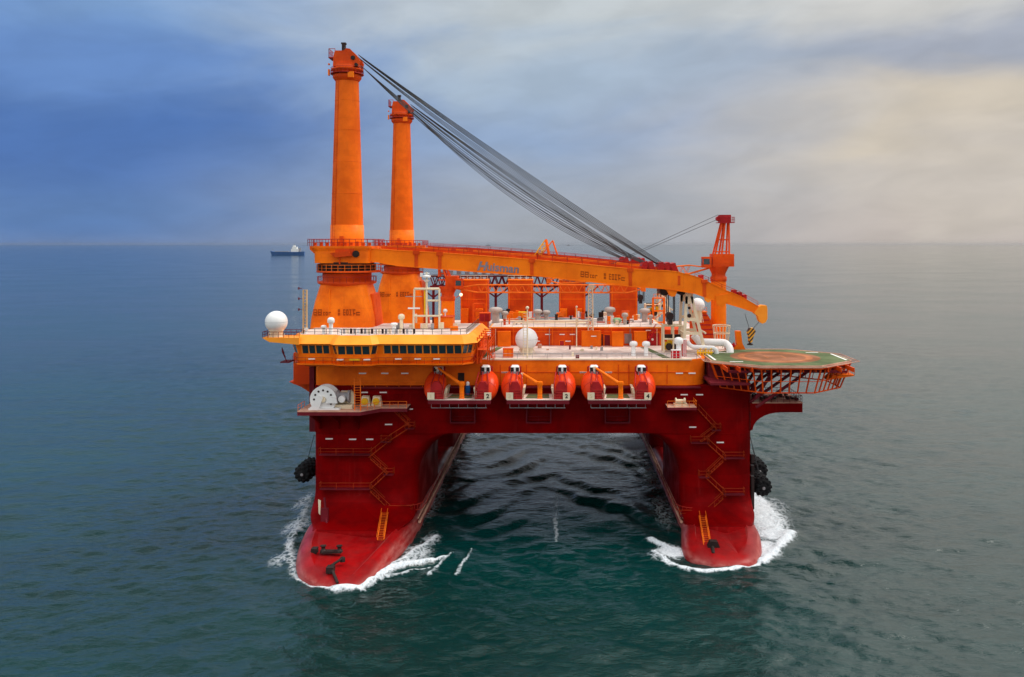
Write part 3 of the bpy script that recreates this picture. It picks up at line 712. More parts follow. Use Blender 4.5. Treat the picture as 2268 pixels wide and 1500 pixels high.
# safety net frames, sloping out and up around the edge
mb = MB(); inn, out = octo(13.5), octo(14.7)
for i in range(8):
    a, b, c, d = Vector(inn[i]+(HZ-.35,)), Vector(inn[(i+1)%8]+(HZ-.35,)), Vector(out[i]+(HZ-.1,)), Vector(out[(i+1)%8]+(HZ-.1,))
    mb.tube(c, d, .07, n=5)
    for k in range(7): mb.tube(a.lerp(b, k/6), c.lerp(d, k/6), .045, n=5, cap=False)
    for k in (.33, .66): mb.tube(a.lerp(c, k), b.lerp(d, k), .02, n=4, cap=False)
mb.build('safety_net', 'tan', HD)
mb = MB(); o1, o2 = octo(13.2), octo(11.4)
for i in range(8):
    a, b = Vector(o1[i]), Vector(o1[(i+1)%8]); c, d = Vector(o2[i]), Vector(o2[(i+1)%8])
    for k in range(6):
        t = k/6; p = a.lerp(b, t); q = c.lerp(d, t); mb.tube((p.x, p.y, HZ-.4), (q.x, q.y, HZ-5.0), .14 if p.y < HC[1] else .07, n=6)
    for z, (e, g) in ((HZ-.6, (a, b)), (HZ-2.9, (a.lerp(c,.5), b.lerp(d,.5))), (HZ-5.0, (c, d))): mb.tube((e.x, e.y, z), (g.x, g.y, z), .13 if z != HZ-2.9 else .06, n=6)
for k in range(-5, 6):
    mb.box(HC[0]+k*2.2-.1, HC[0]+k*2.2+.1, HC[1]-11, HC[1]+11, HZ-1.2, HZ-.46)
mb.build('support_frame', 'orange_dark', HD)
mb = MB()
for k in range(-3, 4): mb.box(HC[0]-10.5, HC[0]+10.5, HC[1]+k*3-.12, HC[1]+k*3+.12, HZ-1.6, HZ-1.2)
mb.box(XR-9, HC[0]-6.5, HC[1]-9, HC[1]+8, HZ-3.8, HZ-3.4)
for y in (153, 158, 163, 167):
    for x1 in (HC[0]-2, HC[0]+4.5): mb.tube((XR-.5, y+.5, 22.8 if x1 > HC[0] else 24.5), (x1, y, HZ-1.4), .3)
    mb.tube((HC[0]-2, y, HZ-1.4), (HC[0]+8, y, HZ-1.3), .22)
mb.build('strut', 'maroon', HD)
mb = MB(); mb.box(HC[0]+9.6, HC[0]+12.8, HC[1]-6, HC[1]-2, HZ-2.6, HZ-2.4); mb.rail([(HC[0]+9.6, HC[1]-6, HZ-2.4),(HC[0]+12.8, HC[1]-6, HZ-2.4),(HC[0]+12.8, HC[1]-2, HZ-2.4)], h=1.2, sp=1)
mb.prism([(HC[0]+8.0, HZ-3.4), (HC[0]+12.8, HZ-2.6), (HC[0]+9, HZ-2.5)], HC[1]-6, HC[1]-3); mb.build('access_platform', 'orange', HD)
mb = MB(); mb.box(27.7, 34.5, 157.5, 166, ZO, HZ-.5); mb.build('deck_shoulder', 'maroon', HD)

# ================================================================== the two heavy cranes
def heavy_crane(first=True):
    X0, Y0 = X(769,168), 168.0
    C = thing('heavy_crane', (X0, Y0, 34.8), 'nearest orange mast crane, tallest tower, grey lettering on its boom', 'crane', 'orange mast cranes')
    k = lambda py: Z(py, 168.0)
    # pedestal: battered square-ish tower
    def sq(w, d, z, r=1.2, dx=0): return [(x, y, z) for x, y in rrect(X0-w+dx, X0+w+dx, Y0-d, Y0+d, r, 4)]
    mb = MB(); mb.loft([sq(6.3, 5.4, ZD), sq(6.15, 5.3, k(732)), sq(5.9, 5.1, k(700), 1.4), sq(5.35, 4.8, k(665), 1.6), sq(4.7, 4.5, k(636), 2.0), sq(4.6, 4.5, k(628), 2.6)], smooth=False)
    ped = mb.build('pedestal', 'orange', C)
    mb = MB(); mb.loft([[(x+5.9, y+.8, z) for x, y, z in sq(1.0, 3.6, ZD, .3)], [(x+4.6, y+.8, z) for x, y, z in sq(1.0, 3.2, k(650), .3)]]); mb.build('side_duct', 'orange_dark', ped)
    mb = MB(); mb.tube((X0-2.3, Y0-5.35, k(735)), (X0-2.2, Y0-4.65, k(638)), .14); mb.build('cable_pipe', 'orange_boom', ped)
    mb = MB(); mb.lathe((X0, Y0, 0), [(4.6,k(632)),(5.6,k(627)),(5.6,k(623)),(4.7,k(621)),(4.7,k(605))], 40); ring_ = mb.build('slewing_ring', 'orange_dark', C)
    mb = MB()
    for i in range(28):
        t = 2*math.pi*i/28; x, y = X0+5.6*math.cos(t), Y0+5.6*math.sin(t); t2 = 2*math.pi*(i+1)/28; x2, y2 = X0+5.6*math.cos(t2), Y0+5.6*math.sin(t2)
        mb.tube((x, y, k(625)), (x, y, k(612)), .05, n=5); mb.tube((x, y, k(612)), (x2, y2, k(612)), .05, n=5)
    mb.build('railing', 'rail_red', ring_)
    mb = MB(); mb.lathe((X0, Y0, 0), [(4.3,k(610)),(4.3,k(603)),(5.2,k(601)),(5.2,k(580))], 40)
    for i in range(20):
        t = 2*math.pi*i/20; mb.cbox((X0+5.3*math.cos(t), Y0+5.3*math.sin(t), k(592)), (.5,.5,1.4))
    mb.build('slewing_drive', 'dark', C)
    mb = MB(); mb.lathe((X0+.4, Y0, 0), [(4.0,k(604)),(6.2,k(603)),(6.2,k(599)),(4.0,k(599))], 40); mb.build('drive_platform', 'orange_dark', C)
    mb = MB()
    for i in range(30):
        t = 2*math.pi*i/30; t2 = 2*math.pi*(i+1)/30; p = lambda a: (X0+.4+6.15*math.cos(a), Y0+6.15*math.sin(a))
        mb.tube(p(t)+(k(600),), p(t)+(k(586),), .05, n=5); mb.tube(p(t)+(k(586),), p(t2)+(k(586),), .05, n=5); mb.tube(p(t)+(k(593),), p(t2)+(k(593),), .035, n=5)
    mb.build('railing', 'rail', C)
    # revolving machinery house
    mb = MB(); mb.loft([sq(5.3, 5.0, k(582), 1.0, .1), sq(5.35, 5.0, k(556), 1.0, .1), sq(5.7, 5.2, k(549), 1.0, 0), sq(5.7, 5.2, k(545), 1.0, 0)])
    mb.prism([(X0-6.2, k(552)), (X0-5.3, k(562)), (X0-5.3, k(545)), (X0-6.2, k(545))], Y0-4, Y0+4)
    hs = mb.build('machinery_house', 'orange', C)
    mb = MB()
    pts = [(X0-6.2,Y0-5.2),(X0+6.2,Y0-5.2),(X0+6.2,Y0+5.2),(X0-6.2,Y0+5.2),(X0-6.2,Y0-5.2)]
    mb.rail([(x, y, k(545)) for x, y in pts], h=1.3, sp=1.1, r=.06); mb.build('railing', 'rail_red', hs)
    random.seed(3); mb = MB()
    for i in range(10): mb.cbox((X0-5+i*1.15, Y0-4.4, k(545)+.35), (.5, .6, .5+.6*random.random()))
    mb.cbox((X0-.2, Y0-3.6, k(545)+1.0), (.7,.4,1.8)); mb.build('deck_box', 'orange_dark', hs)
    mb = MB(); mb.box(X0-1.0, X0+2.6, Y0-5.15, Y0-4.95, k(566), k(549)); mb.prism([(X0-1.9,k(560)),(X0+1.7,k(556)),(X0+2.2,k(566)),(X0-.9,k(570))], Y0-5.8, Y0-5.1); mb.tube((X0-.1,Y0-5.4,k(600)),(X0-.1,Y0-5.4,k(560)),.15); mb.build('front_bracket', 'orange_dark', hs)
    mb = MB(); mb.lathe((X0+2.9, Y0-5.3, k(562)), [(.65,0),(.65,.35)], 18, axis='y'); mb.build('sheave', 'dark', hs)
    # mast
    mb = MB(); n = 12; prof = []
    for i in range(n+1):
        t = i/n; prof.append((3.24+(2.22-3.24)*t**.95, k(545)+(k(180)-k(545))*t))
    mb.lathe((X0, Y0, 0), prof, 48); mast = mb.build('mast', 'orange_mast', C)
    mb = MB(); mb.lathe((X0, Y0, 0), [(3.25,k(540)),(3.26,k(539)),(3.19,k(499)),(3.1,k(498.9))], 48); mb.build('base_band', 'orange', mast)
    for q in (430, 360, 290, 225):
        mb = MB(); rr = 3.24-1.02*((545-q)/365)**.95; mb.lathe((X0, Y0, 0), [(rr-.05,k(q)),(rr+.035,k(q)),(rr+.035,k(q)+.1),(rr-.05,k(q)+.1)], 48); mb.build('weld_band', 'orange_mast', mast)
    mb = MB()
    for s_ in (-.25, .25): mb.tube((X0-2.0+s_, Y0-2.75, k(545)), (X0-1.4+s_, Y0-1.95, k(180)), .05, n=5)
    for i in range(55): t = i/55; mb.tube((X0-2.25+.6*t, Y0-2.78+.8*t, k(545)+(k(180)-k(545))*t), (X0-1.75+.6*t, Y0-2.78+.8*t, k(545)+(k(180)-k(545))*t), .03, n=4, cap=False)
    mb.build('ladder', 'orange_dark', mast)
    # mast head
    mb = MB(); mb.lathe((X0, Y0, 0), [(2.2,k(182)),(2.75,k(174)),(2.75,k(168)),(2.35,k(166)),(2.35,k(160)),(3.05,k(158)),(3.05,k(154)),(2.6,k(153)),(2.6,k(145))], 36)
    mb.prism([(X0-2.3,k(152)),(X0+2.6,k(152)),(X0+2.9,k(138)),(X0+2.3,k(128)),(X0+1.0,k(113)),(X0+.3,k(112)),(X0-.2,k(117)),(X0-1.9,k(117)),(X0-2.2,k(130))], Y0-2.0, Y0-1.2)
    mb.prism([(X0-2.3,k(152)),(X0+2.6,k(152)),(X0+2.9,k(138)),(X0+2.3,k(128)),(X0+1.0,k(113)),(X0+.3,k(112)),(X0-.2,k(117)),(X0-1.9,k(117)),(X0-2.2,k(130))], Y0+1.2, Y0+2.0)
    mb.box(X0-1.9, X0+1.6, Y0-1.2, Y0+1.2, k(152), k(128)); head = mb.build('mast_head', 'orange_dark', C)
    mb = MB(); mb.lathe((X0+1.6, Y0-2.15, k(133)), [(.42,0),(.42,4.3)], 18, axis='y'); mb.lathe((X0+2.3, Y0-2.6, k(149)), [(.32,0),(.32,5.2)], 18, axis='y'); mb.build('sheave', 'dark', head)
    mb = MB(); mb.box(X0-.95, X0-.35, Y0-.5, Y0+.5, k(124), k(98)); mb.cbox((X0-.65, Y0, k(97)), (.9,.9,.3)); mb.build('light_post', 'dark', head)
    mb = MB(); mb.box(X0-3.3, X0-1.9, Y0-1.5, Y0+1.5, k(132), k(130)); mb.rail([(X0-2.0,Y0-1.5,k(130)),(X0-3.2,Y0-1.5,k(130)),(X0-3.2,Y0+1.5,k(130))], h=1.6, sp=.7, r=.06)
    for i in range(24):
        t = 2*math.pi*i/24; t2 = 2*math.pi*(i+1)/24; p = lambda a: (X0+3.1*math.cos(a), Y0+3.1*math.sin(a))
        mb.tube(p(t)+(k(166),), p(t)+(k(156),), .05, n=5); mb.tube(p(t)+(k(166)+1.2,), p(t2)+(k(166)+1.2,), .05, n=5)
    mb.lathe((X0, Y0, 0), [(2.6,k(166)),(3.2,k(166)),(3.2,k(166)+.12),(2.6,k(166)+.12)], 24)
    mb.build('head_platform', 'rail_red', head)
    for cc, dd in (((X0-3.3, Y0-1.0, k(145)), (.3,.4,.3)), ((X0-3.3, Y0-1.0, k(163)), (.3,.5,1.2)), ((X0+1.35, Y0-2.7, k(171)), (1.1,.5,1.1))):
        mb = MB(); mb.cbox(cc, dd); mb.build('lamp_box', 'orange_boom', head)
    # boom: two plate girders side by side
    YB0 = 164.0
    prof = [(794,551,572),(840,553,581),(880,556,588),(960,560,594),(1060,567,602),(1190,577,611),(1290,586,622),(1400,597,634),(1480,601,640),(1500,603,643),(1540,613,650),(1570,626,661),(1600,641,669),(1640,657,681),(1680,680,695)]
    top = [(X(a,YB0), Z(b,YB0)) for a, b, c in prof]; bot = [(X(a,YB0), Z(c,YB0)) for a, b, c in prof]
    def quadstrip(mb, y0, y1, tp, bt):
        rings = [[(t[0], y0, t[1]), (t[0], y1, t[1]), (b[0], y1, b[1]), (b[0], y0, b[1])] for t, b in zip(tp, bt)]
        mb.loft(rings)
    mb = MB(); 
    quadstrip(mb, YB0, YB0+1.2, top, bot); quadstrip(mb, YB0+6.8, YB0+8.0, top, bot)
    tp2 = [(x, z-.5) for x, z in top]; bt2 = [(x, z-1.0) for x, z in top]
    for i in range(1, 13):
        x = top[0][0]+(top[-1][0]-top[0][0])*i/13
        zz = np.interp(x, [p[0] for p in top], [p[1] for p in top]); mb.box(x-.5, x+.5, YB0+1.2, YB0+6.8, zz-1.4, zz-.3)
    boom = mb.build('boom', 'orange_boom', C)
    mb = MB()          # flange plates along the top and bottom edges
    fl = lambda P, dz, y0, y1: mb.loft([[(x, y0, z+dz), (x, y1, z+dz), (x, y1, z+dz+.14), (x, y0, z+dz+.14)] for x, z in P])
    for a in (YB0-.12, YB0+6.7): fl(top, .0, a, a+1.4); fl(bot, -.14, a, a+1.4)
    mb.build('flange', 'orange_boom', boom)
    mb = MB()
    for px in (922, 974, 1178, 1396, 1560):
        xx = X(px,YB0); zt = np.interp(xx, [p[0] for p in top], [p[1] for p in top]); zb_ = np.interp(xx, [p[0] for p in bot], [p[1] for p in bot])
        mb.box(xx-.32, xx+.32, YB0-.16, YB0, zb_, zt)
        mb.box(xx-.6, xx+.6, YB0-.3, YB0, zt-.5, zt+.2); mb.build('joint_plate', 'orange_dark', boom); mb = MB()
    mb.box(X(1504,YB0)-.22, X(1504,YB0)+.22, YB0-.1, YB0, Z(632,YB0), Z(611,YB0)); mb.build('joint_plate', 'orange_dark', boom)
    mb = MB()          # walkway with handrail on top of both girders
    wk = [(x, YB0+6.9, z+.14) for x, z in top[1:9]]; mb.rail(wk, h=1.2, sp=2.4, r=.05); mb.build('railing', 'rail_red', boom); mb = MB()
    wk = [(x, YB0+.5, z+.14) for x, z in top[1:9]]; mb.rail(wk, h=1.0, sp=2.4, r=.05); mb.build('railing', 'rail_red', boom); mb = MB()
    wk = [(x, YB0+.5, z+.14) for x, z in top[10:15]]; mb.rail(wk, h=.8, sp=2.0, r=.045)
    mb.build('railing', 'rail_red', boom)
    mb = MB(); mb.loft([[(x, YB0+2.0, z+.16), (x, YB0+3.2, z+.16), (x, YB0+3.2, z+.62), (x, YB0+2.0, z+.62)] for x, z in top[1:9]]); mb.build('hydraulic_tray', 'orange_dark', boom)
    mb = MB()
    for px in (1432, 1444, 1468, 1482, 1495): 
        xx = X(px,YB0); zt = np.interp(xx, [p[0] for p in top], [p[1] for p in top]); mb.prism([(xx-.9,zt),(xx+.9,zt),(xx+.3,zt+1.7),(xx-.5,zt+1.5)], YB0+1.6, YB0+6.4); mb.build('rope_anchor', 'boat_red', boom); mb = MB()
    for px in (1556, 1630, 1642, 1652):
        xx = X(px,YB0); zt = np.interp(xx, [p[0] for p in top], [p[1] for p in top]); mb.cbox((xx, YB0+2, zt+.4), (.7,2.4,.9)); mb.build('boom_winch', 'boat_red', boom); mb = MB()
    # knee under the boom with the main sheaves
    mb = MB(); mb.prism([(X(1462,YB0), Z(637,YB0)), (X(1510,YB0), Z(643,YB0)), (X(1500,YB0), Z(646,YB0)), (X(1496,YB0), Z(656,YB0)), (X(1488,YB0), Z(658,YB0)), (X(1482,YB0), Z(652,YB0)), (X(1478,YB0), Z(644,YB0))], YB0+.1, YB0+7.9); mb.build('sheave_knee', 'orange_boom', boom)
    mb = MB()
    mb.lathe((X(1474,YB0), YB0+1.4, Z(646,YB0)), [(.9,0),(.9,5.2)], 20, axis='y'); mb.lathe((X(1512,YB0), YB0+1.4, Z(646,YB0)), [(.8,0),(.8,5.2)], 20, axis='y'); mb.build('sheave', 'dark', boom)
    mb = MB(); xx = X(1686,YB0)
    mb.prism([(xx-.55, Z(680,YB0)), (xx+.1, Z(676,YB0)), (xx+1.0, Z(677,YB0)), (xx+1.15, Z(684,YB0)), (xx+1.15, Z(706,YB0)), (xx+.8, Z(714,YB0)), (xx+.2, Z(717,YB0)), (xx-.4, Z(712,YB0)), (xx-.7, Z(700,YB0)), (xx-1.4, Z(694,YB0))], YB0-.2, YB0+1.5); mb.build('boom_tip', 'yolk', boom)
    mb = MB(); xx = X(1610,YB0); mb.prism([(xx-2.2,Z(656,YB0)),(xx+.2,Z(650,YB0)),(xx+.2,Z(668,YB0)),(xx-1.0,Z(681,YB0)),(xx-2.0,Z(674,YB0))], YB0-.25, YB0-.02); mb.build('knee_plate', 'orange_boom', boom)
    # lettering
    mb = MB(); glyphs(mb, MARK, X(1286,YB0), Z(601,YB0), 8.6, 1.15, YB0-.02, -.088); mb.build('lettering', 'letter_rust', boom)
    mb = MB(); glyphs(mb, MARK, X0-5.15, k(681), 9.0, 1.2, Y0-5.22, 0); ml = mb.build('lettering', 'letter_rust', ped)
    lt = text_mesh('H', 2.35, 'letter', boom, (X(1056,YB0), YB0-.03, Z(598,YB0)), (R(90), R(5), 0), bold=.09, shear=.25)
    lt = text_mesh('uisman', 2.25, 'letter', boom, (X(1077,YB0), YB0-.03, Z(599,YB0)), (R(90), R(5), 0), bold=.05)
    # suspension ropes: each its own
    def rope(a, b, sag, r=.075, nm='wire_rope', seg=14):
        a, b = Vector(a), Vector(b)
        pts = [a.lerp(b, i/seg)-Vector((0,0,4*sag*(i/seg)*(1-i/seg))) for i in range(seg+1)]
        MB().pipe(pts, r, 5).build(nm, 'rope', C)
    for i in range(5):
        y = YB0+2.0+i*1.0
        rope((X0+2.6, y+.2, k(127)+.1), (X(1478,YB0)-.3*i, y, Z(588,YB0)), .5+.12*i)
    for i in range(4):
        y = YB0+2.2+i*1.2
        rope((X0+2.4, y+.2, k(130)), (X(1466,YB0), y, Z(588,YB0)), 1.3+.25*i, .06)
    for i in range(5):
        y = YB0+2.0+i*1.0
        rope((X0+3.0, y+.2, k(149)), (X(1440,YB0)-.2*i, y, Z(585,YB0)), 2.6+.42*i, .075)
    # main fall and block under the knee
    for i, px in enumerate((1481, 1486, 1496, 1500)):
        rope((X(px,YB0), YB0+3.0+.7*(i%2), Z(654,YB0)), (X(px,YB0), YB0+3.0+.7*(i%2), Z(716,YB0)), 0, .11, 'hoist_rope', 2)
    mb = MB(); mb.box(X(1484,YB0), X(1493,YB0), YB0+2.2, YB0+4.6, Z(722,YB0), Z(696,YB0)); mb.lathe((X(1488,YB0), YB0+2.1, Z(703,YB0)), [(.7,0),(.7,2.7)], 16, axis='y'); mb.build('main_hook_block', 'dark', C)
    return C, YB0
HCR, YB0 = heavy_crane()
SC = HCR.copy(); col.objects.link(SC)
for ch in list(HCR.children): copy_tree(ch, SC)
SC.location = (HCR.location.x-.05, 227.0, HCR.location.z)
SC['label'] = 'farther orange mast crane, second tower behind the first with its boom mostly hidden'
# jib lattice stowed on the rear boom and the auxiliary hook at the near tip
xx = X(1208, 226)
J = thing('auxiliary_jib', (xx, 226, Z(566,226)), 'small orange and yellow A-frame standing up on top of the rear boom', 'crane jib')
z0, z1 = Z(566,226), Z(533,226)
mb = MB()
for y in (224.6, 227.4): mb.tube((xx+1.0, y, z0), (xx+.2, y, z1), .36); mb.tube((xx+3.2, y, z0), (xx+1.9, y, z1), .22)
mb.tube((xx+.2, 224.6, z1), (xx+.2, 227.4, z1), .4); mb.tube((xx+1.9, 224.6, z1), (xx-1.0, 224.6, z0), .15); mb.build('frame', 'orange', J)
mb = MB()
for y in (224.8, 227.2): mb.truss((xx-3.0,y,z0-.2),(xx-.1,y,z1+.1),(xx-1.6,y,z0-.3),(xx+.6,y,z1-.8), 4, .16, .1)
mb.build('ladder_brace', 'yellow', J)
hx = X(1672,YB0)
HK = thing('hook_block', (hx, YB0+3.5, Z(768,YB0)), 'yellow and black striped hook block hanging from the boom tip above the helideck', 'hook block')
mb = MB(); mb.prism([(hx-.35,Z(731,YB0)),(hx+.35,Z(730,YB0)),(hx+.85,Z(737,YB0)),(hx+.35,Z(752,YB0)),(hx+.15,Z(762,YB0)),(hx-.4,Z(763,YB0)),(hx-.45,Z(752,YB0)),(hx-.75,Z(740,YB0))], YB0+2.9, YB0+4.1); mb.build('block', 'stripes', HK)
mb = MB(); mb.lathe((hx-.15, YB0+3.5, Z(769,YB0)), [(.55,0),(.6,.15),(.25,.35),(.18,.7)], 16); mb.build('hook', 'dark', HK)
for a, b in (((X(1658,YB0), YB0+3.3, Z(698,YB0)), (hx-.3, YB0+3.3, Z(733,YB0))), ((X(1692,YB0), YB0+3.7, Z(716,YB0)), (hx+.45, YB0+3.7, Z(733,YB0)))):
    MB().tube(a, b, .05, n=6).build('wire_rope', 'rope', HK)

# ================================================================== lattice-boom deck cranes
def deck_crane(base, mirror=1, boom_end=None, label=''):
    bx, by, bz = base
    D = thing('deck_crane', base, label, 'deck crane', 'small lattice boom deck cranes')
    m = mirror
    zs = 44.9 if m > 0 else 39.4
    mb = MB(); mb.lathe((bx, by, 0), [(1.65,bz),(1.62,zs-.8)], 28); mb.build('pedestal', 'orange', D)
    mb = MB(); mb.lathe((bx, by, 0), [(1.62,zs-.9),(1.75,zs-.8),(1.75,zs+.1),(1.5,zs+.2),(1.5,zs+.8),(2.2,zs+2.2),(2.2,zs+2.5)], 28); mb.build('slewing_ring', 'orange_dark', D)
    zt = zs+2.3
    mb = MB(); mb.box(bx-.6*m-1.0, bx-.6*m+3.6*1.0 if m > 0 else bx+2.5, by-1.9, by+1.9, zt, zt+2.7); mb.build('winch_house', 'orange_dark', D)
    cab = MB(); cx = bx-m*2.9; cab.box(cx-.95, cx+.95, by-2.6, by-.6, zt-.2, zt+2.1); cab = cab.build('cab', 'orange_dark', D)
    mb = MB(); mb.box(cx-.75, cx+.55, by-2.64, by-2.6, zt+.5, zt+1.7); mb.box(cx-m*.99-.02, cx-m*.99+.02, by-2.4, by-.9, zt+.4, zt+1.7); mb.build('window', 'glass', cab)
    hx_, hz = bx+m*1.3, zt+11.2 if m > 0 else zt+7.0
    mb = MB()
    for s in (-1, 1):
        mb.tube((bx-m*1.6, by+s*1.6, zt), (hx_-m*.6, by+s*.7, hz-1.6), .2, n=6); mb.tube((bx+m*2.0, by+s*1.6, zt+2.6), (hx_+m*.8, by+s*.7, hz-1.6), .2, n=6)
        mb.tube((bx+m*.4, by+s*1.6, zt+2.6), (hx_, by+s*.7, hz-1.6), .2, n=6)
        for t in (.33, .6): 
            z = zt+(hz-zt-1.6)*t; mb.tube((bx-m*1.6+(hx_-m*.6-bx+m*1.6)*t, by+s*(1.6-.9*t), z), (bx+m*2.0+(hx_+m*.8-bx-m*2.0)*t, by+s*(1.6-.9*t), z), .13, n=6)
    mb.build('gantry_frame', 'orange_dark', D)
    mb = MB(); mb.box(hx_-1.2, hx_+1.2, by-1.1, by+1.1, hz-1.7, hz-.1); mb.lathe((hx_-m*1.3, by-.8, hz-.9), [(.55,0),(.55,1.6)], 14, axis='y'); mb.rail([(hx_-1.6,by-1.4,hz-1.7),(hx_+1.9,by-1.4,hz-1.7),(hx_+1.9,by+1.4,hz-1.7)], h=1.1, sp=.8)
    mb.box(hx_-1.6, hx_+1.9, by-1.4, by+1.4, hz-1.85, hz-1.7); mb.build('gantry_head', 'boat_red', D)
    a = Vector((bx-m*1.8, by, zt-.3)); b = Vector(boom_end); L = (b-a).length
    d = (b-a).normalized()
    p1, p2 = a+d*L*.12, a+d*L*.92
    mb = MB()
    for s in (-.9, .9):
        o_ = Vector((0, s, 0))
        mb.tube(a+o_*.8, p1+o_+Vector((0,0,.9)), .14, n=6); mb.tube(a+o_*.8, p1+o_-Vector((0,0,.9)), .14, n=6)
        mb.truss(p1+o_+Vector((0,0,.9)), p2+o_+Vector((0,0,.9)), p1+o_-Vector((0,0,.9)), p2+o_-Vector((0,0,.9)), 20, .14, .06)
        mb.tube(p2+o_+Vector((0,0,.9)), b+o_*.4, .14, n=6); mb.tube(p2+o_-Vector((0,0,.9)), b+o_*.4, .14, n=6)
    for i in range(21): p = p1.lerp(p2, i/20); mb.tube(p+Vector((0,-.9,.9)), p+Vector((0,.9,.9)), .05, n=5)
    mb.box(b.x-.5, b.x+.5, b.y-.5, b.y+.5, b.z-.6, b.z+.6); mb.build('lattice_boom', 'rail', D)
    for s in (-.5, .5):
        MB().tube((hx_-m*1.3, by+s, hz-.5+s*.9), p1.lerp(p2, .75)+Vector((0,s,1.0)), .05, n=5).build('wire_rope', 'rope', D)
    return D
deck_crane((34.6, 185, ZD), 1, (X(1215,196), 198, Z(622,198)), 'orange deck crane with lattice tower rising behind the helideck')
deck_crane((X(992,205), 205, ZD), -1, (X(1425,200), 200, Z(640,200)), 'orange deck crane with a lit lamp left of the engine casings')
lm = thing('flood_lamp', (X(1021,201), 201, Z(655,201)), 'small lit floodlight glowing beside the left deck crane cab', 'floodlight')
MB().sphere((X(1021,201), 201, Z(653,201)), .38, 16, 10).build('bulb', 'lamp', lm)
MB().tube((X(1010,202), 202, Z(660,201)), (X(1021,201.3), 201.3, Z(653,201)), .08).build('arm', 'orange_dark', lm)

# ================================================================== radomes
def radome(x, y, z, r, base, label):
    D = thing('radome', (x, y, base), label, 'radome', 'white antenna domes')
    MB().sphere((x, y, z), r, 40, 24).build('dome', 'white', D)
    mb = MB(); mb.lathe((x, y, 0), [(r*.62,base),(r*.55,base+.25),(r*.6,z-r*.86),(r*.72,z-r*.72),(r*.4,z-r*.7)], 24)
    for i in range(6): t = i*math.pi/3; mb.tube((x+r*.8*math.cos(t), y+r*.8*math.sin(t), base), (x+r*.5*math.cos(t), y+r*.5*math.sin(t), z-r*.7), .07, n=5)
    mb.build('mount', 'cream', D)
    MB().lathe((x, y, z-.015), [(r*.99,0),(r*1.004,.0),(r*1.004,.035),(r*.99,.035)], 48).build('seam', 'grey', D)
    return D
radome(X(612,150.5), 150.5, Z(713,150.5), 1.92, zRi-.35, 'white dome on the bridge wing platform at the far left')
radome(X(1166,165), 165, Z(751,165), 2.15, ZD+.04, 'white dome standing on the front deck behind a cream pole')
radome(X(1545,180), 180, Z(676,180), 1.5, Z(714,180), 'white dome half hidden behind the cream A-frame under the boom')
dt = thing('dome_tower', (X(1552,182), 182, ZD), 'red-orange stepped tower with louvres below the right dome', 'tower')
mb = MB(); x = X(1545,182)
mb.prism([(x-1.4,ZD),(x+4.4,ZD),(x+2.6,36.0),(x+1.6,37.6),(x-1.4,37.6)], 180.6, 184); mb.build('casing', 'orange_dark', dt)
mb = MB()
for k in range(6): mb.box(x-1.3, x+3.6-k*.35, 180.45, 180.6, ZD+1.1+k*1.0, ZD+1.35+k*1.0)
mb.build('louvre', 'boat_red', dt)
mb = MB(); mb.box(x-1.6, x+1.8, 180.4, 184, 37.6, 37.8); mb.rail([(x-1.5,180.5,37.8),(x+1.7,180.5,37.8)], h=.9, sp=.8); mb.build('top_platform', 'orange', dt)

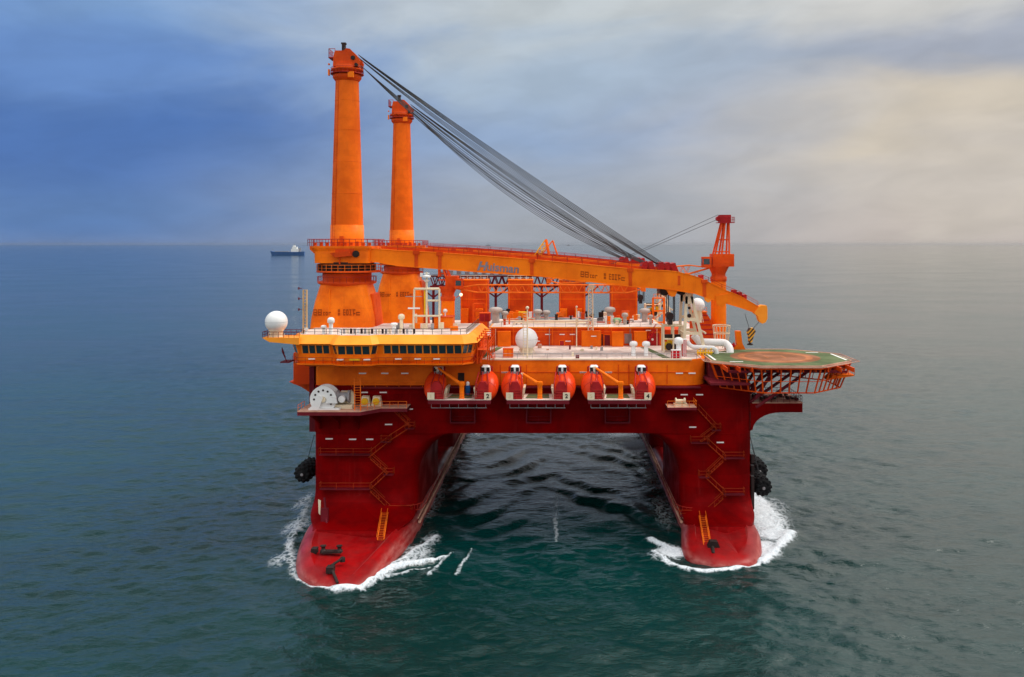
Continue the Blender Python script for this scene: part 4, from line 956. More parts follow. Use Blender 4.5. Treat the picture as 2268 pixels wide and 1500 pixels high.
# ================================================================== lifeboats, davits, number boards
def lifeboat():
    D = thing('lifeboat', (0, 0, 0), 'x', 'lifeboat', 'orange lifeboats in pairs across the front')
    # egg hull lying nose-down towards the viewer; local axes: nose at -y
    ang = R(24); ca, sa = math.cos(ang), math.sin(ang)
    def tr(x, y, z): return (x, y*ca-z*sa*0+z*0, y*sa+z) 
    L, n, rings = 6.6, 28, []
    for j in range(19):
        t = (1-math.cos(math.pi*j/18))/2; y = -3.3+L*t
        w = max(.05, 2.15*max(0, 1-abs(2*t-1)**2.3)**.5)
        rings.append([tr(w*math.cos(2*math.pi*i/n), y, w*1.05*math.sin(2*math.pi*i/n)) for i in range(n)])
    MB().loft(rings, smooth=True).build('hull', 'boat', D)
    c = MB()
    yc, zc, xc = 1.3, 2.75, -.45
    sh = lambda P: [(x+xc, y) for x, y in P]
    c.loft([[(x, y, zc-1.3) for x, y in sh(rrect(-.85, .85, yc-1.0, yc+1.3, .3, 3))], [(x, y, zc-.1) for x, y in sh(rrect(-.85, .85, yc-.9, yc+1.2, .3, 3))]]); cp = c.build('cockpit', 'maroon', D)
    MB().loft([[(x, y, zc-.1) for x, y in sh(rrect(-.88, .88, yc-.85, yc+1.2, .35, 4))], [(x, y, zc+.75) for x, y in sh(rrect(-.8, .8, yc-.75, yc+1.1, .35, 4))], [(x, y, zc+1.0) for x, y in sh(rrect(-.6, .6, yc-.5, yc+.9, .3, 4))]]).build('cupola', 'white', cp)
    for s in (-1, 1):
        a, b = sorted((s*.2, s*.82)); mb = MB(); mb.box(a+xc, b+xc, yc-.93, yc-.80, zc-.05, zc+.72); mb.build('window', 'dark', cp)
    mb = MB(); mb.box(xc-.7, xc+.7, yc-1.06, yc-.95, zc-.95, zc-.15); mb.build('front_panel', 'grey', cp)
    mb = MB(); mb.prism([(-1.9,-2.0),(-1.7,.4),(-1.1,1.3),(-.1,1.25),(.35,.2),(.4,-2.0)], -3.35, -2.2)
    mb.build('release_hatch', 'boat_red', D)
    for x_ in (-2.0, -.9, .35):
        mb = MB(); mb.tube((x_, -3.45, -2.0), (x_, -3.0, .9), .11, n=6); mb.tube((x_, -3.0, .9), (x_*.7-.3, .2, 2.6), .11, n=6); mb.build('cradle_post', 'boat_red', D)
    mb = MB()
    for k in range(4): mb.tube((-2.0, -3.45, -1.8+k*.5), (.35, -3.45, -1.8+k*.5), .07, n=6)
    mb.tube((-2.0, -3.45, -1.8), (-2.0, -3.45, -.3), .07, n=6); mb.build('cradle_rail', 'rail_red', D)
    mb = MB(); mb.tube((-1.5, 2.2, -2.0), (-1.5, 2.2, 3.4), .16, n=6); mb.tube((.7, 2.2, -2.0), (.7, 2.2, 3.4), .16, n=6); mb.tube((-1.5, 2.2, 3.4), (.7, 2.2, 3.4), .14, n=6); mb.build('cradle_frame', 'boat_red', D)
    mb = MB()
    for t_ in (-.62, .1, .8):
        w_ = 2.08*max(0, 1-abs(t_)**2.3)**.5+.03
        mb.pipe([(w_*math.cos(R(q)), t_*3.3*ca, t_*3.3*sa+w_*1.05*math.sin(R(q))) for q in range(-60, 100, 12)], .05, 5)
    mb.build('hull_band', 'boat_red', D)
    return D
LB = lifeboat(); k_ = 0
LBL = {(0,-1):'orange lifeboat leftmost of the six, left side of the first platform', (0,1):'orange lifeboat beside the blue drum, right side of the first platform',
       (1,-1):'orange lifeboat on the left side of the middle platform', (1,1):'orange lifeboat on the right side of the middle platform',
       (2,-1):'orange lifeboat on the left side of the third platform', (2,1):'orange lifeboat rightmost of the six, right side of the third platform'}
for i, cx in enumerate(LBX):
    for s in (-1, 1):
        o_ = LB if k_ == 0 else copy_tree(LB); k_ += 1
        o_.scale = (s*.93, .93, .93); o_.location = (cx+s*4.7, 154.2, 26.55); o_['label'] = LBL[(i, s)]
        # number board in front
        bx = cx+s*5.0
        nb = thing('number_board', (bx, 150.85, 24.7), 'white board %s on the %s lifeboat platform' % ('with a dark numeral at the right corner' if s > 0 else 'with faded writing at the left corner', ('first', 'middle', 'third')[i]), 'sign', 'white boards on the lifeboat platforms')
        MB().box(bx-.62, bx+.62, 150.75, 150.87, 24.7, 25.9).build('panel', 'cream', nb)
        text_mesh('224'[i] if s > 0 else '135'[i], 1.0, 'dark' if s > 0 else 'mast_tan', nb, (bx, 150.74, 24.95), (R(90), 0, 0), bold=.04 if s > 0 else -.01, name='numeral', ext=.01, align='CENTER')
    # davit arm: post and slewing jib
    dx = cx+.3
    dv_ = thing('davit', (dx, 152.0, 24.66), 'orange davit crane standing on the %s lifeboat platform' % ('first', 'middle', 'third')[i], 'davit', 'orange davits between the lifeboats')
    mb = MB(); mb.lathe((dx, 152.0, 24.66), [(.55,0),(.42,.2),(.42,2.2),(.6,2.5),(.5,3.0)], 16); mb.build('post', 'orange', dv_)
    tip = (dx-4.6, 153.4, 30.0) if i != 1 else (dx-3.2, 154.0, 28.8)
    mb = MB(); mb.tube((dx+.3, 151.9, 26.9), tip, .36, .2, n=10); mb.build('jib', 'orange', dv_)
    mb = MB(); mb.tube(tip, (tip[0], tip[1], tip[2]-.9), .06, n=6); mb.cbox((tip[0], tip[1], tip[2]-.1), (.5,.5,.4)); mb.build('sheave_head', 'cream', dv_)
bd = thing('drum', (X(1036,155.5), 155.5, 24.7), 'blue plastic drum standing behind the first lifeboat davit', 'drum')
MB().lathe((X(1036,155.5), 155.5, 24.7), [(.4,0),(.45,.1),(.45,1.6),(.4,1.7)], 16).build('barrel', 'blue', bd)
MB().lathe((X(1036,155.5), 155.5, 26.4), [(.3,0),(.34,.5),(.1,.7)], 12).build('cap', 'white', bd)

# ================================================================== winches
wx, wy = X(717,152), 152.6
W = thing('anchor_winch', (wx, wy, zp), 'big pale grey winch with a tall round drum on the left corner platform', 'winch')
zc = Z(884,152)
mb = MB(); mb.lathe((wx, wy-1.0, zc), [(2.35,0),(2.35,.25),(1.5,.3),(1.5,2.2),(2.35,2.25),(2.35,2.5)], 40, axis='y'); mb.build('drum', 'white', W)
mb = MB()
for i in range(9): t = R(-30+i*30); mb.lathe((wx+1.6*math.cos(t), wy-1.06, zc+1.6*math.sin(t)), [(.19,0),(.19,.08)], 10, axis='y')
mb.build('drum_hole', 'dark', W)
mb = MB(); mb.prism([(wx-2.4,zp),(wx-.7,zp),(wx+.1,zc+.4),(wx-.5,zc+.7)], wy-1.5, wy-1.15); mb.prism([(wx+.5,zp+1.2),(wx+2.6,zp+1.2),(wx+2.4,zc+.3),(wx+1.1,zc+.5)], wy-1.5, wy-1.15); mb.box(wx-2.5, wx+3, wy-1.4, wy+1.8, zp, zp+.3); mb.build('side_frame', 'white', W)
mb = MB(); mb.lathe((wx, wy-1.35, zc), [(.5,0),(.5,.3),(.2,.4)], 16, axis='y'); mb.build('hub', 'cream', W)
for nm, px, sc, lab in (('mooring_winch', 762, 1.25, 'pale grey geared motor winch right of the tall drum'), ):
    x = X(px,153); y = 153.5
    T = thing(nm, (x, y, zp), lab, 'winch')
    MB().lathe((x-1.3, y, zp+1.6*sc), [(.9*sc,0),(.9*sc,.3),(.6*sc,.35),(.6*sc,1.9),(.9*sc,1.95),(.9*sc,2.3)], 22, axis='x').build('drum', 'grey', T)
    MB().lathe((x-.2, y-1.5, zp+1.4*sc), [(.6,0),(.6,.6)], 20, axis='y').build('motor', 'white', T)
    mb = MB(); mb.box(x-1.6, x+1.6, y-1.2, y+1.2, zp, zp+.7); mb.prism([(x-1.7,zp+2.6),(x+1.0,zp+3.0),(x+1.6,zp+2.2),(x+1.6,zp+.7),(x-1.6,zp+.7)], y+.5, y+1.2); mb.build('bedplate', 'cream', T)
for i, (px, lab) in enumerate(((809, 'cream capstan with a yellow face, left of the two at the stair head'), (834, 'cream capstan with a yellow face, right of the two at the stair head'))):
    x = X(px,155); y = 155.2
    T = thing('capstan', (x, y, zp), lab, 'capstan', 'two cream capstans')
    mb = MB(); mb.prism([(x-.95,zp),(x+.95,zp),(x+.6,zp+1.7),(x-.6,zp+1.8)], y-.4, y+.8); mb.build('frame', 'cream', T)
    MB().lathe((x, y-.75, zp+.9), [(.62,0),(.62,.2),(.45,.25),(.45,.4)], 18, axis='y').build('drum', 'yellow', T)
x = X(1508,154.5)
T = thing('capstan', (x, 155.2, 22.8), 'small cream mooring winch on the right front platform', 'capstan')
MB().lathe((x-.9, 155.2, 23.6), [(.6,0),(.6,.2),(.35,.25),(.35,1.5),(.6,1.55),(.6,1.8)], 18, axis='x').build('drum', 'cream', T)
mb = MB(); mb.box(x-1.2, x+1.2, 154.7, 155.8, 22.8, 23.2); mb.build('frame', 'cream', T)

# ---- pipe runs and fittings on the decks (parts of the vessel)
random.seed(21)
for i in range(5):
    if i in (1, 2, 3): continue
    x = (-20, -12.5, 1.5, 14.0, 22.5)[i]; z1 = 37.5+random.random()*2.5
    mb = MB()
    for dx in (0, 2.6):
        for dy in (0, 2.2): mb.tube((x+dx, 202+dy, ZD), (x+dx, 202+dy, z1), .14, n=6)
    for z in (33.5, 36.2, z1):
        for dy in (0, 2.2): mb.tube((x, 202+dy, z), (x+2.6, 202+dy, z), .11, n=6)
        mb.tube((x, 202, z-2), (x+2.6, 202, z), .08, n=5)
    mb.rail([(x, 202, z1), (x+2.6, 202, z1)], h=1.0, sp=.8, r=.05); mb.build('pipe_tower', ('orange_dark','cream','rail','boat_red','orange')[i], V)
for i in range(16):
    x = -14+random.random()*34; y = 199+random.random()*8; h = 4.0+random.random()*1.6; w = .5+random.random()*1.5
    mb = MB(); mb.cbox((x, y, ZD+h/2), (w, w, h)); mb.cbox((x+w*.3, y, ZD+h+.2), (w*.5, w*.5, .4)); mb.build('machinery_box', random.choice(('cream','grey','orange','orange_dark','dark','rail')), V)
random.seed(11)
for i in range(9):
    y = 182+i*1.6; x0 = -13+random.random()*8; x1 = x0+6+random.random()*16; z = 34.76+.25+.2*random.random()
    mb = MB(); mb.pipe([(x0, y, 34.76), (x0, y, z), (x0+.3, y, z+.15), (min(x1, 21), y, z+.15), (min(x1, 21)+.2, y, z), (min(x1, 21)+.2, y+2, z)], .12+.1*random.random(), 7); mb.build('pipe_run', ('cream','grey','orange_dark')[i % 3], DH)
for i in range(34):
    x, y = -13+random.random()*34, 181+random.random()*16; h = .5+random.random()*1.3; w = .3+random.random()*.7
    mb = MB(); mb.cbox((x, y, 34.76+h/2), (w, w, h)); mb.cbox((x, y, 34.76+h+.06), (w*1.2, w*1.2, .1)); mb.build('deck_fitting', random.choice(('cream','grey','orange','white','dark','orange_dark','rail')), DH)
for i in range(22):
    x = -38.5+i*.62; mb = MB(); mb.cbox((x, 151.9, zRi+.45), (.36, .3, .9)); mb.build('roof_fitting', ('dark','grey','cream')[i % 3] if i % 5 else 'white', BR)
for i in range(12):
    x, y = -33+random.random()*17, 156+random.random()*10; h = .4+random.random()*.9
    mb = MB(); mb.cbox((x, y, zRi+h/2+.02), (.5+random.random(), .5, h)); mb.build('roof_fitting', random.choice(('dark','grey','cream','orange')), BR)
for i in range(14):
    x = -11+random.random()*34; y = 158.4+random.random()*18
    mb = MB(); h = .25+random.random()*.6; mb.cbox((x, y, ZD+.04+h/2), (.3+random.random()*.5, .3+random.random()*.5, h)); mb.build('deck_fitting', random.choice(('cream','grey','tan','maroon')), V)
for i in range(7):
    x = -13+i*5.6; mb = MB(); mb.tube((x, 178.7, ZD), (x, 178.7, 34.4), .07, n=6); mb.build('wall_pipe', ('cream','orange_dark','grey')[i % 3], DH)
for px, py, r in ((1085,743,.5),(1190,748,.35),(1300,716,.4),(1445,752,.5)):
    mb = MB(); mb.lathe((X(px,178.6), 178.4, Z(py,178.6)), [(r*.5,0),(r*.5,.25)], 12, axis='y'); mb.build('wall_lamp', 'bright', DH)

# ================================================================== masts, frames, vents, cabinets
def mast_tan():
    x, y = X(670,151), 152.5
    T = thing('signal_mast', (x, y, zRi), 'tan signal mast with side lamps left of the front crane', 'mast')
    z1 = Z(643,151)
    mb = MB()
    for d in (-.3, .3): mb.box(x+d-.1, x+d+.1, y-.2, y+.2, zRi, z1)
    for k in range(14): z = zRi+.4+k*(z1-zRi-.5)/13; mb.box(x-.25, x+.25, y-.12, y+.12, z, z+.1)
    mb.tube((x-.3,y,zRi),(x+.3,y,z1-.5),.05); mb.build('post', 'mast_tan', T)
    mb = MB()
    for pz in (640, 663, 687): z = Z(pz,151); mb.box(x-1.1, x-.5, y-.1, y+.1, z-.04, z+.04); mb.lathe((x-1.1, y, z-.2), [(.14,0),(.14,.4)], 10)
    mb.build('lamp_bracket', 'maroon', T)
mast_tan()
def mast_frame():
    y = 160.0; x0, x1 = X(916,y), X(973,y); zb, z1, z2, z3 = zRi, Z(700,y), Z(666,y), Z(640,y)
    T = thing('radar_mast', ((x0+x1)/2, y, zb), 'cream tubular radar mast frame on the bridge roof right of the cranes', 'mast')
    mb = MB(); r = .19
    xm = X(945,y); xs = X(917,y)
    for x, zt in ((x0, z3 if False else z1), (xm, z3), (x1, z3)): mb.tube((x, y, zb), (x, y, zt), r)
    mb.tube((x0, y, z1), (x1, y, z1), r); mb.tube((X(918,y), y, z3), (x1, y, z3), r*1.2); mb.tube((x0, y, z1), (X(918,y), y, z3), r); mb.tube((xm, y, z2), (x1, y, z2), r)
    for x in (x0, x1): mb.tube((x, y, zb), (x, y+3, zb), r); mb.tube((x, y+3, zb), (x, y+3, z1), r); mb.tube((x, y, z1), (x, y+3, z1), r)
    mb.tube((xm, y, z3), (xm, y, Z(603,y)), r); mb.build('frame', 'cream', T)
    mb = MB(); mb.lathe((xm, y, Z(615,y)), [(.7,0),(.75,.15),(.75,.35),(.3,.5)], 18); mb.lathe((xm, y, Z(624,y)), [(.35,0),(.6,.3)], 18); mb.cbox((xm, y, Z(606,y)), (1.0,.3,.3)); mb.cbox((xm-1.0, y, Z(609,y)), (.4,.4,.7)); mb.build('antenna_platform', 'white', T)
    mb = MB(); mb.box(xs-1.1, xs+1.1, y-.3, y+.1, Z(683,y)-.12, Z(683,y)+.14); mb.tube((xs, y, z1), (xs, y, Z(662,y)), .14); mb.build('radar_scanner', 'bright', T)
    mb = MB(); mb.box(xs-1.6, xs+1.5, y-.1, y+.1, Z(657,y)-.05, Z(657,y)+.07); mb.build('small_scanner', 'grey', T)
    mb = MB(); mb.box(xm-.55, xm+.0, y+.2, y+.6, z1, z3-.2); mb.build('cable_tray', 'yellow', T)
    x = X(988,y)
    T = thing('locker', (x, y+2, zRi), 'orange box locker at the foot of the radar mast on the bridge roof', 'locker')
    MB().box(X(962,162), X(1003,162), 161.5, 165, zRi+.02, Z(703,162)).build('body', 'orange', T)
    MB().box(X(961,162), X(1004,162), 161.3, 165.1, Z(703,162), Z(703,162)+.15).build('lid', 'orange_dark', T)
    T = thing('small_dome', (X(986,163), 163, Z(703,162)+.15), 'tiny white dome on top of the orange locker', 'radome')
    MB().sphere((X(986,163), 163, Z(689,163)), .42, 18, 12).build('dome', 'white', T); MB().tube((X(986,163), 163, Z(703,162)+.15), (X(986,163), 163, Z(693,163)), .12).build('stem', 'white', T)
mast_frame()
def mushroom(x, y, z, h, r, label, mat='white', nm='ventilator'):
    T = thing(nm, (x, y, z), label, 'ventilator', 'mushroom ventilators')
    MB().lathe((x, y, z), [(r*.62,0),(r*.55,h*.1),(r*.55,h*.7)], 20).build('duct', mat, T)
    MB().lathe((x, y, z+h*.66), [(r*.7,0),(r,h*.05),(r,h*.22),(r*.85,h*.3),(r*.4,h*.35)], 20).build('cap', mat, T)
mushroom(X(733,151.5), 151.5, zRi, 2.9, .62, 'tallest white ventilator before the front crane pedestal')
mushroom(X(717,151.5), 151.5, zRi, 1.55, .5, 'short white ventilator left of the tallest one')
mushroom(X(678,152), 152, zRi, 1.0, .45, 'low white ventilator at the foot of the tan mast')
mushroom(X(873,158), 158, zRi, 1.4, .65, 'white ventilator between the two crane pedestals')
mushroom(X(889,159), 159, zRi, 2.9, .6, 'pink-grey ventilator on the bridge roof before the rear crane', 'cream')
mushroom(X(1403,163), 163, ZD+.04, 2.7, .75, 'white ventilator on the deck, left of the pair near the cream frame')
mushroom(X(1431,163), 163, ZD+.04, 2.7, .75, 'white ventilator on the deck, right of the pair near the cream frame')
mushroom(X(1503,160.5), 160.5, ZD+.04, 3.7, .85, 'large white ventilator beside the red hose boxes')
UD = 34.76
for px, py, y, h, r, lab in ((1098,691,188,3.4,1.5,'broad grey-white ventilator, first on the upper deck from the left'), (1118,700,190,2.4,.8,'slim ventilator beside the broad one on the upper deck'),
        (1191,696,190,2.8,1.0,'grey ventilator right of the cream pole on the upper deck'), (1210,699,191,2.5,.9,'grey ventilator next to the dark winch on the upper deck'),
        (1351,690,190,3.3,1.2,'grey ventilator left of the green tank on the upper deck'), (1384,698,184,2.5,.7,'white ventilator before the fourth casing'), (1428,692,190,3.0,1.2,'grey ventilator left of the cream A-frames on the upper deck'), (1441,705,184,2.1,.55,'small ventilator near the cream rack on the upper deck')):
    mushroom(X(px,y), y, UD, h, r, lab, 'vent_grey')
def simple_box(nm, x0, x1, y0, y1, z0, z1, mat, label, cat, trim='orange_dark'):
    T = thing(nm, ((x0+x1)/2, (y0+y1)/2, z0), label, cat)
    MB().box(x0, x1, y0, y1, z0, z1).build('body', mat, T)
    mb = MB(); mb.box(x0-.06, x1+.06, y0-.06, y1+.06, z1, z1+.1); mb.box(x0+.1, x0+.2, y0-.05, y0, z0, z1); mb.box(x1-.2, x1-.1, y0-.05, y0, z0, z1); mb.box((x0+x1)/2-.04, (x0+x1)/2+.04, y0-.05, y0, z0+.1, z1-.1)
    mb.build('door_trim', trim, T)
    return T
simple_box('locker', X(1114,160), X(1136,160), 160, 161.6, ZD+.04, Z(774,160), 'orange', 'small orange locker on the front deck left of the white dome', 'locker')
simple_box('equipment_box', X(1149,190), X(1166,190), 189, 191, UD, Z(692,190), 'orange', 'orange equipment box on the upper deck behind the cream pole', 'equipment box', 'yellow')
simple_box('equipment_box', X(1062,192), X(1086,192), 191, 194, UD, Z(694,192), 'boat_red', 'dark red equipment box on the upper deck at the bridge corner', 'equipment box')
simple_box('equipment_box', X(1378,188), X(1394,188), 187, 189, UD, Z(690,188), 'orange', 'orange equipment box before the fourth casing', 'equipment box')
simple_box('equipment_box', X(1218,190), X(1236,190), 188, 191, UD, Z(708,190), 'dark', 'dark winch box on the upper deck between ventilators', 'equipment box', 'grey')
simple_box('equipment_box', X(1312,190), X(1338,190), 188, 191, UD, Z(706,190), 'grey', 'flat grey equipment box on the upper deck behind the lattice mast', 'equipment box', 'dark')
for px, w, h, y, lab in ((1498,20,1.5,158.8,'red hose box at the deck edge beside the helideck'), (1516,9,3.2,161.5,'tall red hose cabinet behind the red hose box')):
    simple_box('hose_box', X(px-w/2,y), X(px+w/2,y), y, y+1, ZD+.04, ZD+h, 'signred', lab, 'hose box', 'white')
T = thing('tank', (X(1366,186), 186, UD), 'small green horizontal tank on the upper deck', 'tank')
M['tank'] = paint('pale_green', (.25,.45,.25), rough=.5)
MB().lathe((X(1358,186), 186, UD+.7), [(.3,0),(.6,.2),(.6,1.5),(.3,1.7)], 18, axis='x').build('vessel_shell', 'tank', T)
MB().box(X(1358,186)+.3, X(1358,186)+1.4, 185.6, 186.4, UD, UD+.25).build('cradle', 'cream', T)
# poles on the front deck and the lattice pole
def pole(px, y, z0, py, label, r=.12, ladder=False):
    x = X(px,y); T = thing('pole', (x, y, z0), label, 'pole')
    mb = MB(); mb.tube((x, y, z0), (x, y, Z(py,y)), r, r*.7)
    if ladder:
        for k in range(16): z = z0+.5+k*(Z(py,y)-z0-1)/16; mb.tube((x-.75, y, z), (x, y, z), .05, n=5)
        mb.tube((x-.75, y, z0), (x-.75, y, z0+(Z(py,y)-z0)*.8), .06)
    mb.build('shaft', 'cream', T)
    MB().sphere((x, y, Z(py,y)), r*2.0, 12, 8).build('top_lamp', 'cream', T)
pole(1168, 159.5, ZD, 682, 'cream ladder pole in front of the white deck dome', .16, True)
pole(1277, 176, ZD, 680, 'thin cream pole with a round lamp before the deck house')
x = X(1308,178); T = thing('lattice_mast', (x, 178, 33.8), 'cream lattice mast standing on the deck house roof edge', 'mast')
mb = MB(); zt = Z(640,178); z0 = Z(734,177)+.1
for d in (-.55, .55): mb.truss((x+d*.9,177.5,z0),(x+d*.7,177.5,zt),(x+d*.9,178.6,z0),(x+d*.7,178.6,zt), 12, .09, .05)
mb.truss((x-.5,177.5,z0),(x-.4,177.5,zt),(x+.5,177.5,z0),(x+.4,177.5,zt), 12, .11, .05); mb.build('lattice', 'cream', T)
mb = MB(); mb.cbox((x+.2, 178, zt+.4), (1.2,.8,.9)); mb.build('lamp_head', 'cream', T)

# ---- cream A-frame boom rests
def boom_rest(px_top, y, py_top, px_l, px_r, zbase, label):
    x = X(px_top,y); zt = Z(py_top,y); xl, xr = X(px_l,y), X(px_r,y); 
    T = thing('boom_rest', (x, y, zbase), label, 'boom rest', 'cream A-frame boom rests')
    w = .75
    mb = MB()
    for yy in (y, y+6.5):
        mb.prism([(xl, zbase), (xl+.55, zbase), (x-w+.5, zt-1.2), (x-w, zt-1.2)], yy-.28, yy+.28)
        mb.prism([(xr, zbase), (x+w, zt-1.2), (x+w-.5, zt-1.2), (xr-.6, zbase)], yy-.28, yy+.28)
        mb.box(x-w, x+w, yy-.28, yy+.28, zt-2.6, zt)
        for t in (.36, .60):
            za = zbase+(zt-1.2-zbase)*t; wl_ = xl+(x-w-xl)*t; wr_ = xr+(x+w-xr)*t; mb.box(wl_+.15, wr_-.15, yy-.24, yy+.24, za-.3, za+.25)
    mb.tube((xl+.3, y, zbase+4), (xl+.3, y+6.5, zbase+4), .2); mb.tube((xr-.3, y, zbase+4), (xr-.3, y+6.5, zbase+4), .2); mb.box(x-w, x+w, y, y+6.5, zt-.6, zt-.02)
    mb.build('frame', 'cream', T)
    mb = MB(); mb.lathe((x, y-.35, zt-3.4), [(.28,0),(.28,.1)], 12, axis='y'); mb.lathe((x, y-.35, zt-4.9), [(.4,0),(.4,.1)], 12, axis='y'); mb.build('pin_hole', 'dark', T)
boom_rest(1526, 165.5, 643, 1511, 1566, ZD+.04, 'nearer cream A-frame holding up the front boom')
boom_rest(1468, 224, 636, 1452, 1492, ZD+.04, 'farther cream A-frame holding up the rear boom')
def rack(x0, x1, y, z0, zt, rows, label, cols=2):
    T = thing('pipe_frame', ((x0+x1)/2, y, z0), label, 'frame', 'cream tubular frames')
    mb = MB()
    for k in range(cols+1):
        x = x0+(x1-x0)*k/cols
        for yy in (y, y+2.5): mb.tube((x, yy, z0), (x, yy, zt), .17)
        mb.tube((x, y, zt), (x, y+2.5, zt), .15)
    for k in range(rows):
        z = zt-(zt-z0)*k/rows
        for yy in (y, y+2.5): mb.tube((x0, yy, z), (x1, yy, z), .17)
    mb.build('tubes', 'cream', T)
    mb = MB(); random.seed(int(x0*7))
    for k in range(5): mb.cbox((x0+(x1-x0)*(.15+.17*k), y+1.4, z0+.6+random.random()*1.2), (.7, .8, 1.0+random.random()))
    mb.build('stowed_gear', 'yellow', T)
    mb = MB(); mb.lathe((x0+(x1-x0)*.3, y+.3, z0+1.0), [(.7,0),(.7,.5)], 16, axis='y'); mb.lathe((x0+(x1-x0)*.62, y+.3, z0+1.0), [(.7,0),(.7,.5)], 16, axis='y'); mb.box(x0+.3, x1-.3, y+1.6, y+2.2, z0+2.5, z0+3.3); mb.build('reel', 'dark', T)
rack(X(1470,168), X(1513,168), 168, ZD+.04, Z(722,168), 2, 'cream tube frame with black reels left of the nearer A-frame')
rack(X(1430,205), X(1462,205), 205, 34.5, Z(675,205), 1, 'cream tube frame behind, left of the hanging ropes')
# white pipes by the helideck
T = thing('vent_pipe', (X(1540,170), 168, ZD), 'thick white bent pipe running above the helideck edge', 'pipe', 'white bent pipes')
y = 168.5; zz = Z(761,168)+.0
mb = MB(); mb.pipe([(X(1536,y), y, Z(742,y))]+[(X(1544+6*math.sin(R(t)),y), y, Z(752+(1-math.cos(R(t)))*0+6*(math.sin(R(t))),y)) for t in (30,60,90)]+[(X(1560,y), y, Z(758,y)), (X(1598,y), y, Z(759,y))]+[(X(1600+13*math.sin(R(t)),y), y-1.6*(1-math.cos(R(t))), Z(772-13*math.cos(R(t)),y)) for t in (15,35,55,75,90)]+[(X(1613,y), y-1.8, ZD)], .72, 16); mb.build('bend', 'white', T)
T = thing('vent_pipe', (X(1520,164), 164, ZD), 'thinner white pipe below the thick one by the helideck', 'pipe', 'white bent pipes')
y = 165
mb = MB(); mb.pipe([(X(1522,y), y, Z(757,y)), (X(1528,y), y, Z(765,y)), (X(1536,y), y, Z(769,y)), (X(1580,y), y, Z(771,y)), (X(1586,y), y, Z(776,y)), (X(1587,y), y, ZD)], .45, 12); mb.build('bend', 'white', T)
T = thing('fan_basket', (X(1598,172), 173, ZD), 'cream round railing basket beside the small crane pedestal', 'basket')
mb = MB(); cx, cy = X(1598,173), 173.0
for z, r in ((Z(721,173), 1.75), (Z(738,173), 1.6)):
    for i in range(16):
        t, t2 = 2*math.pi*i/16, 2*math.pi*(i+1)/16; mb.tube((cx+r*math.cos(t), cy+r*math.sin(t), z), (cx+r*math.cos(t2), cy+r*math.sin(t2), z), .09, n=6)
for i in range(8): t = 2*math.pi*i/8; mb.tube((cx+1.75*math.cos(t), cy+1.75*math.sin(t), Z(721,173)), (cx+1.2*math.cos(t), cy+1.2*math.sin(t), ZD+.4), .08, n=6)
mb.build('cage', 'cream', T)
T = thing('deck_winch', (X(1634,172), 172, ZD), 'orange winch stand at the back edge of the helideck', 'winch')
x = X(1634,172); mb = MB(); mb.prism([(x-1.6,ZD),(x+1.5,ZD),(x+.8,ZD+1.4),(x+.5,ZD+3.8),(x-.5,ZD+3.8),(x-.3,ZD+1.0)], 171.3, 172.7); mb.build('stand', 'orange', T)
MB().lathe((x-2.6, 172, ZD+.8), [(.7,0),(.7,.15),(.45,.2),(.45,1.7),(.7,1.75),(.7,1.9)], 16, axis='x').build('drum', 'signred', T)
T = thing('valve_rack', (X(1562,163), 163, ZD), 'yellow valve manifold left of the helideck', 'valve manifold')
mb = MB(); x = X(1562,163)
for k in range(6): mb.tube((x-1.4+k*.5, 163, ZD), (x-1.4+k*.5, 163, ZD+1.0+.3*(k%2)), .12); mb.lathe((x-1.4+k*.5, 163, ZD+1.0+.3*(k%2)), [(.25,0),(.25,.08)], 10)
mb.tube((x-1.6,163,ZD+.6),(x+1.4,163,ZD+.6),.16); mb.build('valves', 'yellow', T)

# ================================================================== fenders hanging on the sides
def fender(x, y, z, r, label, sgn):
    T = thing('fender', (x, y, z), label, 'fender', 'black floating fenders with tyre nets')
    MB().lathe((x, y-3.0, z), [(r*.25,-.6),(r*.7,-.25),(r*.93,.4),(r*.95,1),(r*.95,5),(r*.93,5.6),(r*.7,6.2),(r*.25,6.6)], 28, axis='y').build('body', 'black', T)
    for j in range(6):
        for i in range(12):
            t = 2*math.pi*i/12+.26*j; cx_, cz_ = x+r*.87*math.cos(t), z+r*.87*math.sin(t)
            MB().lathe((cx_, y-2.7+j*1.0, cz_), [(.2,0),(.33,.1),(.33,.62),(.2,.72)], 10, axis='y').build('tyre', 'black', T)
    for i in range(9):
        t = 2*math.pi*i/9; MB().lathe((x+r*.6*math.cos(t), y-3.45, z+r*.6*math.sin(t)), [(.2,0),(.38,.1),(.38,.4),(.2,.5)], 9, axis='y').build('tyre', 'black', T)
    MB().lathe((x, y-3.75, z), [(.22,0),(.3,.1),(.2,.2)], 12, axis='y').build('end_ring', 'grey', T)
    MB().tube((x, y, z+r), (x-sgn*1.2, y+.5, z+r+5), .07, n=6).build('chain', 'rope', T)
fender(X(674,164), 166, Z(1050,163), 1.75, 'black tyre-netted fender hanging on the left side of the hull', -1)
fender(X(1690,161), 164, Z(1080,161), 1.75, 'lower and nearer black tyre fender on the right side of the hull', 1)
fender(X(1684,170), 174, Z(1046,170), 1.8, 'higher and farther black tyre fender on the right side of the hull', 1)
mb = MB()
for k in range(5): mb.box(XR-.05, XR+.5, 159+k*.02, 160, 11.4-k*2.0-(.6 if k>1 else 0), 12.9-k*2.0)
mb.build('rubbing_block', 'dark', V)

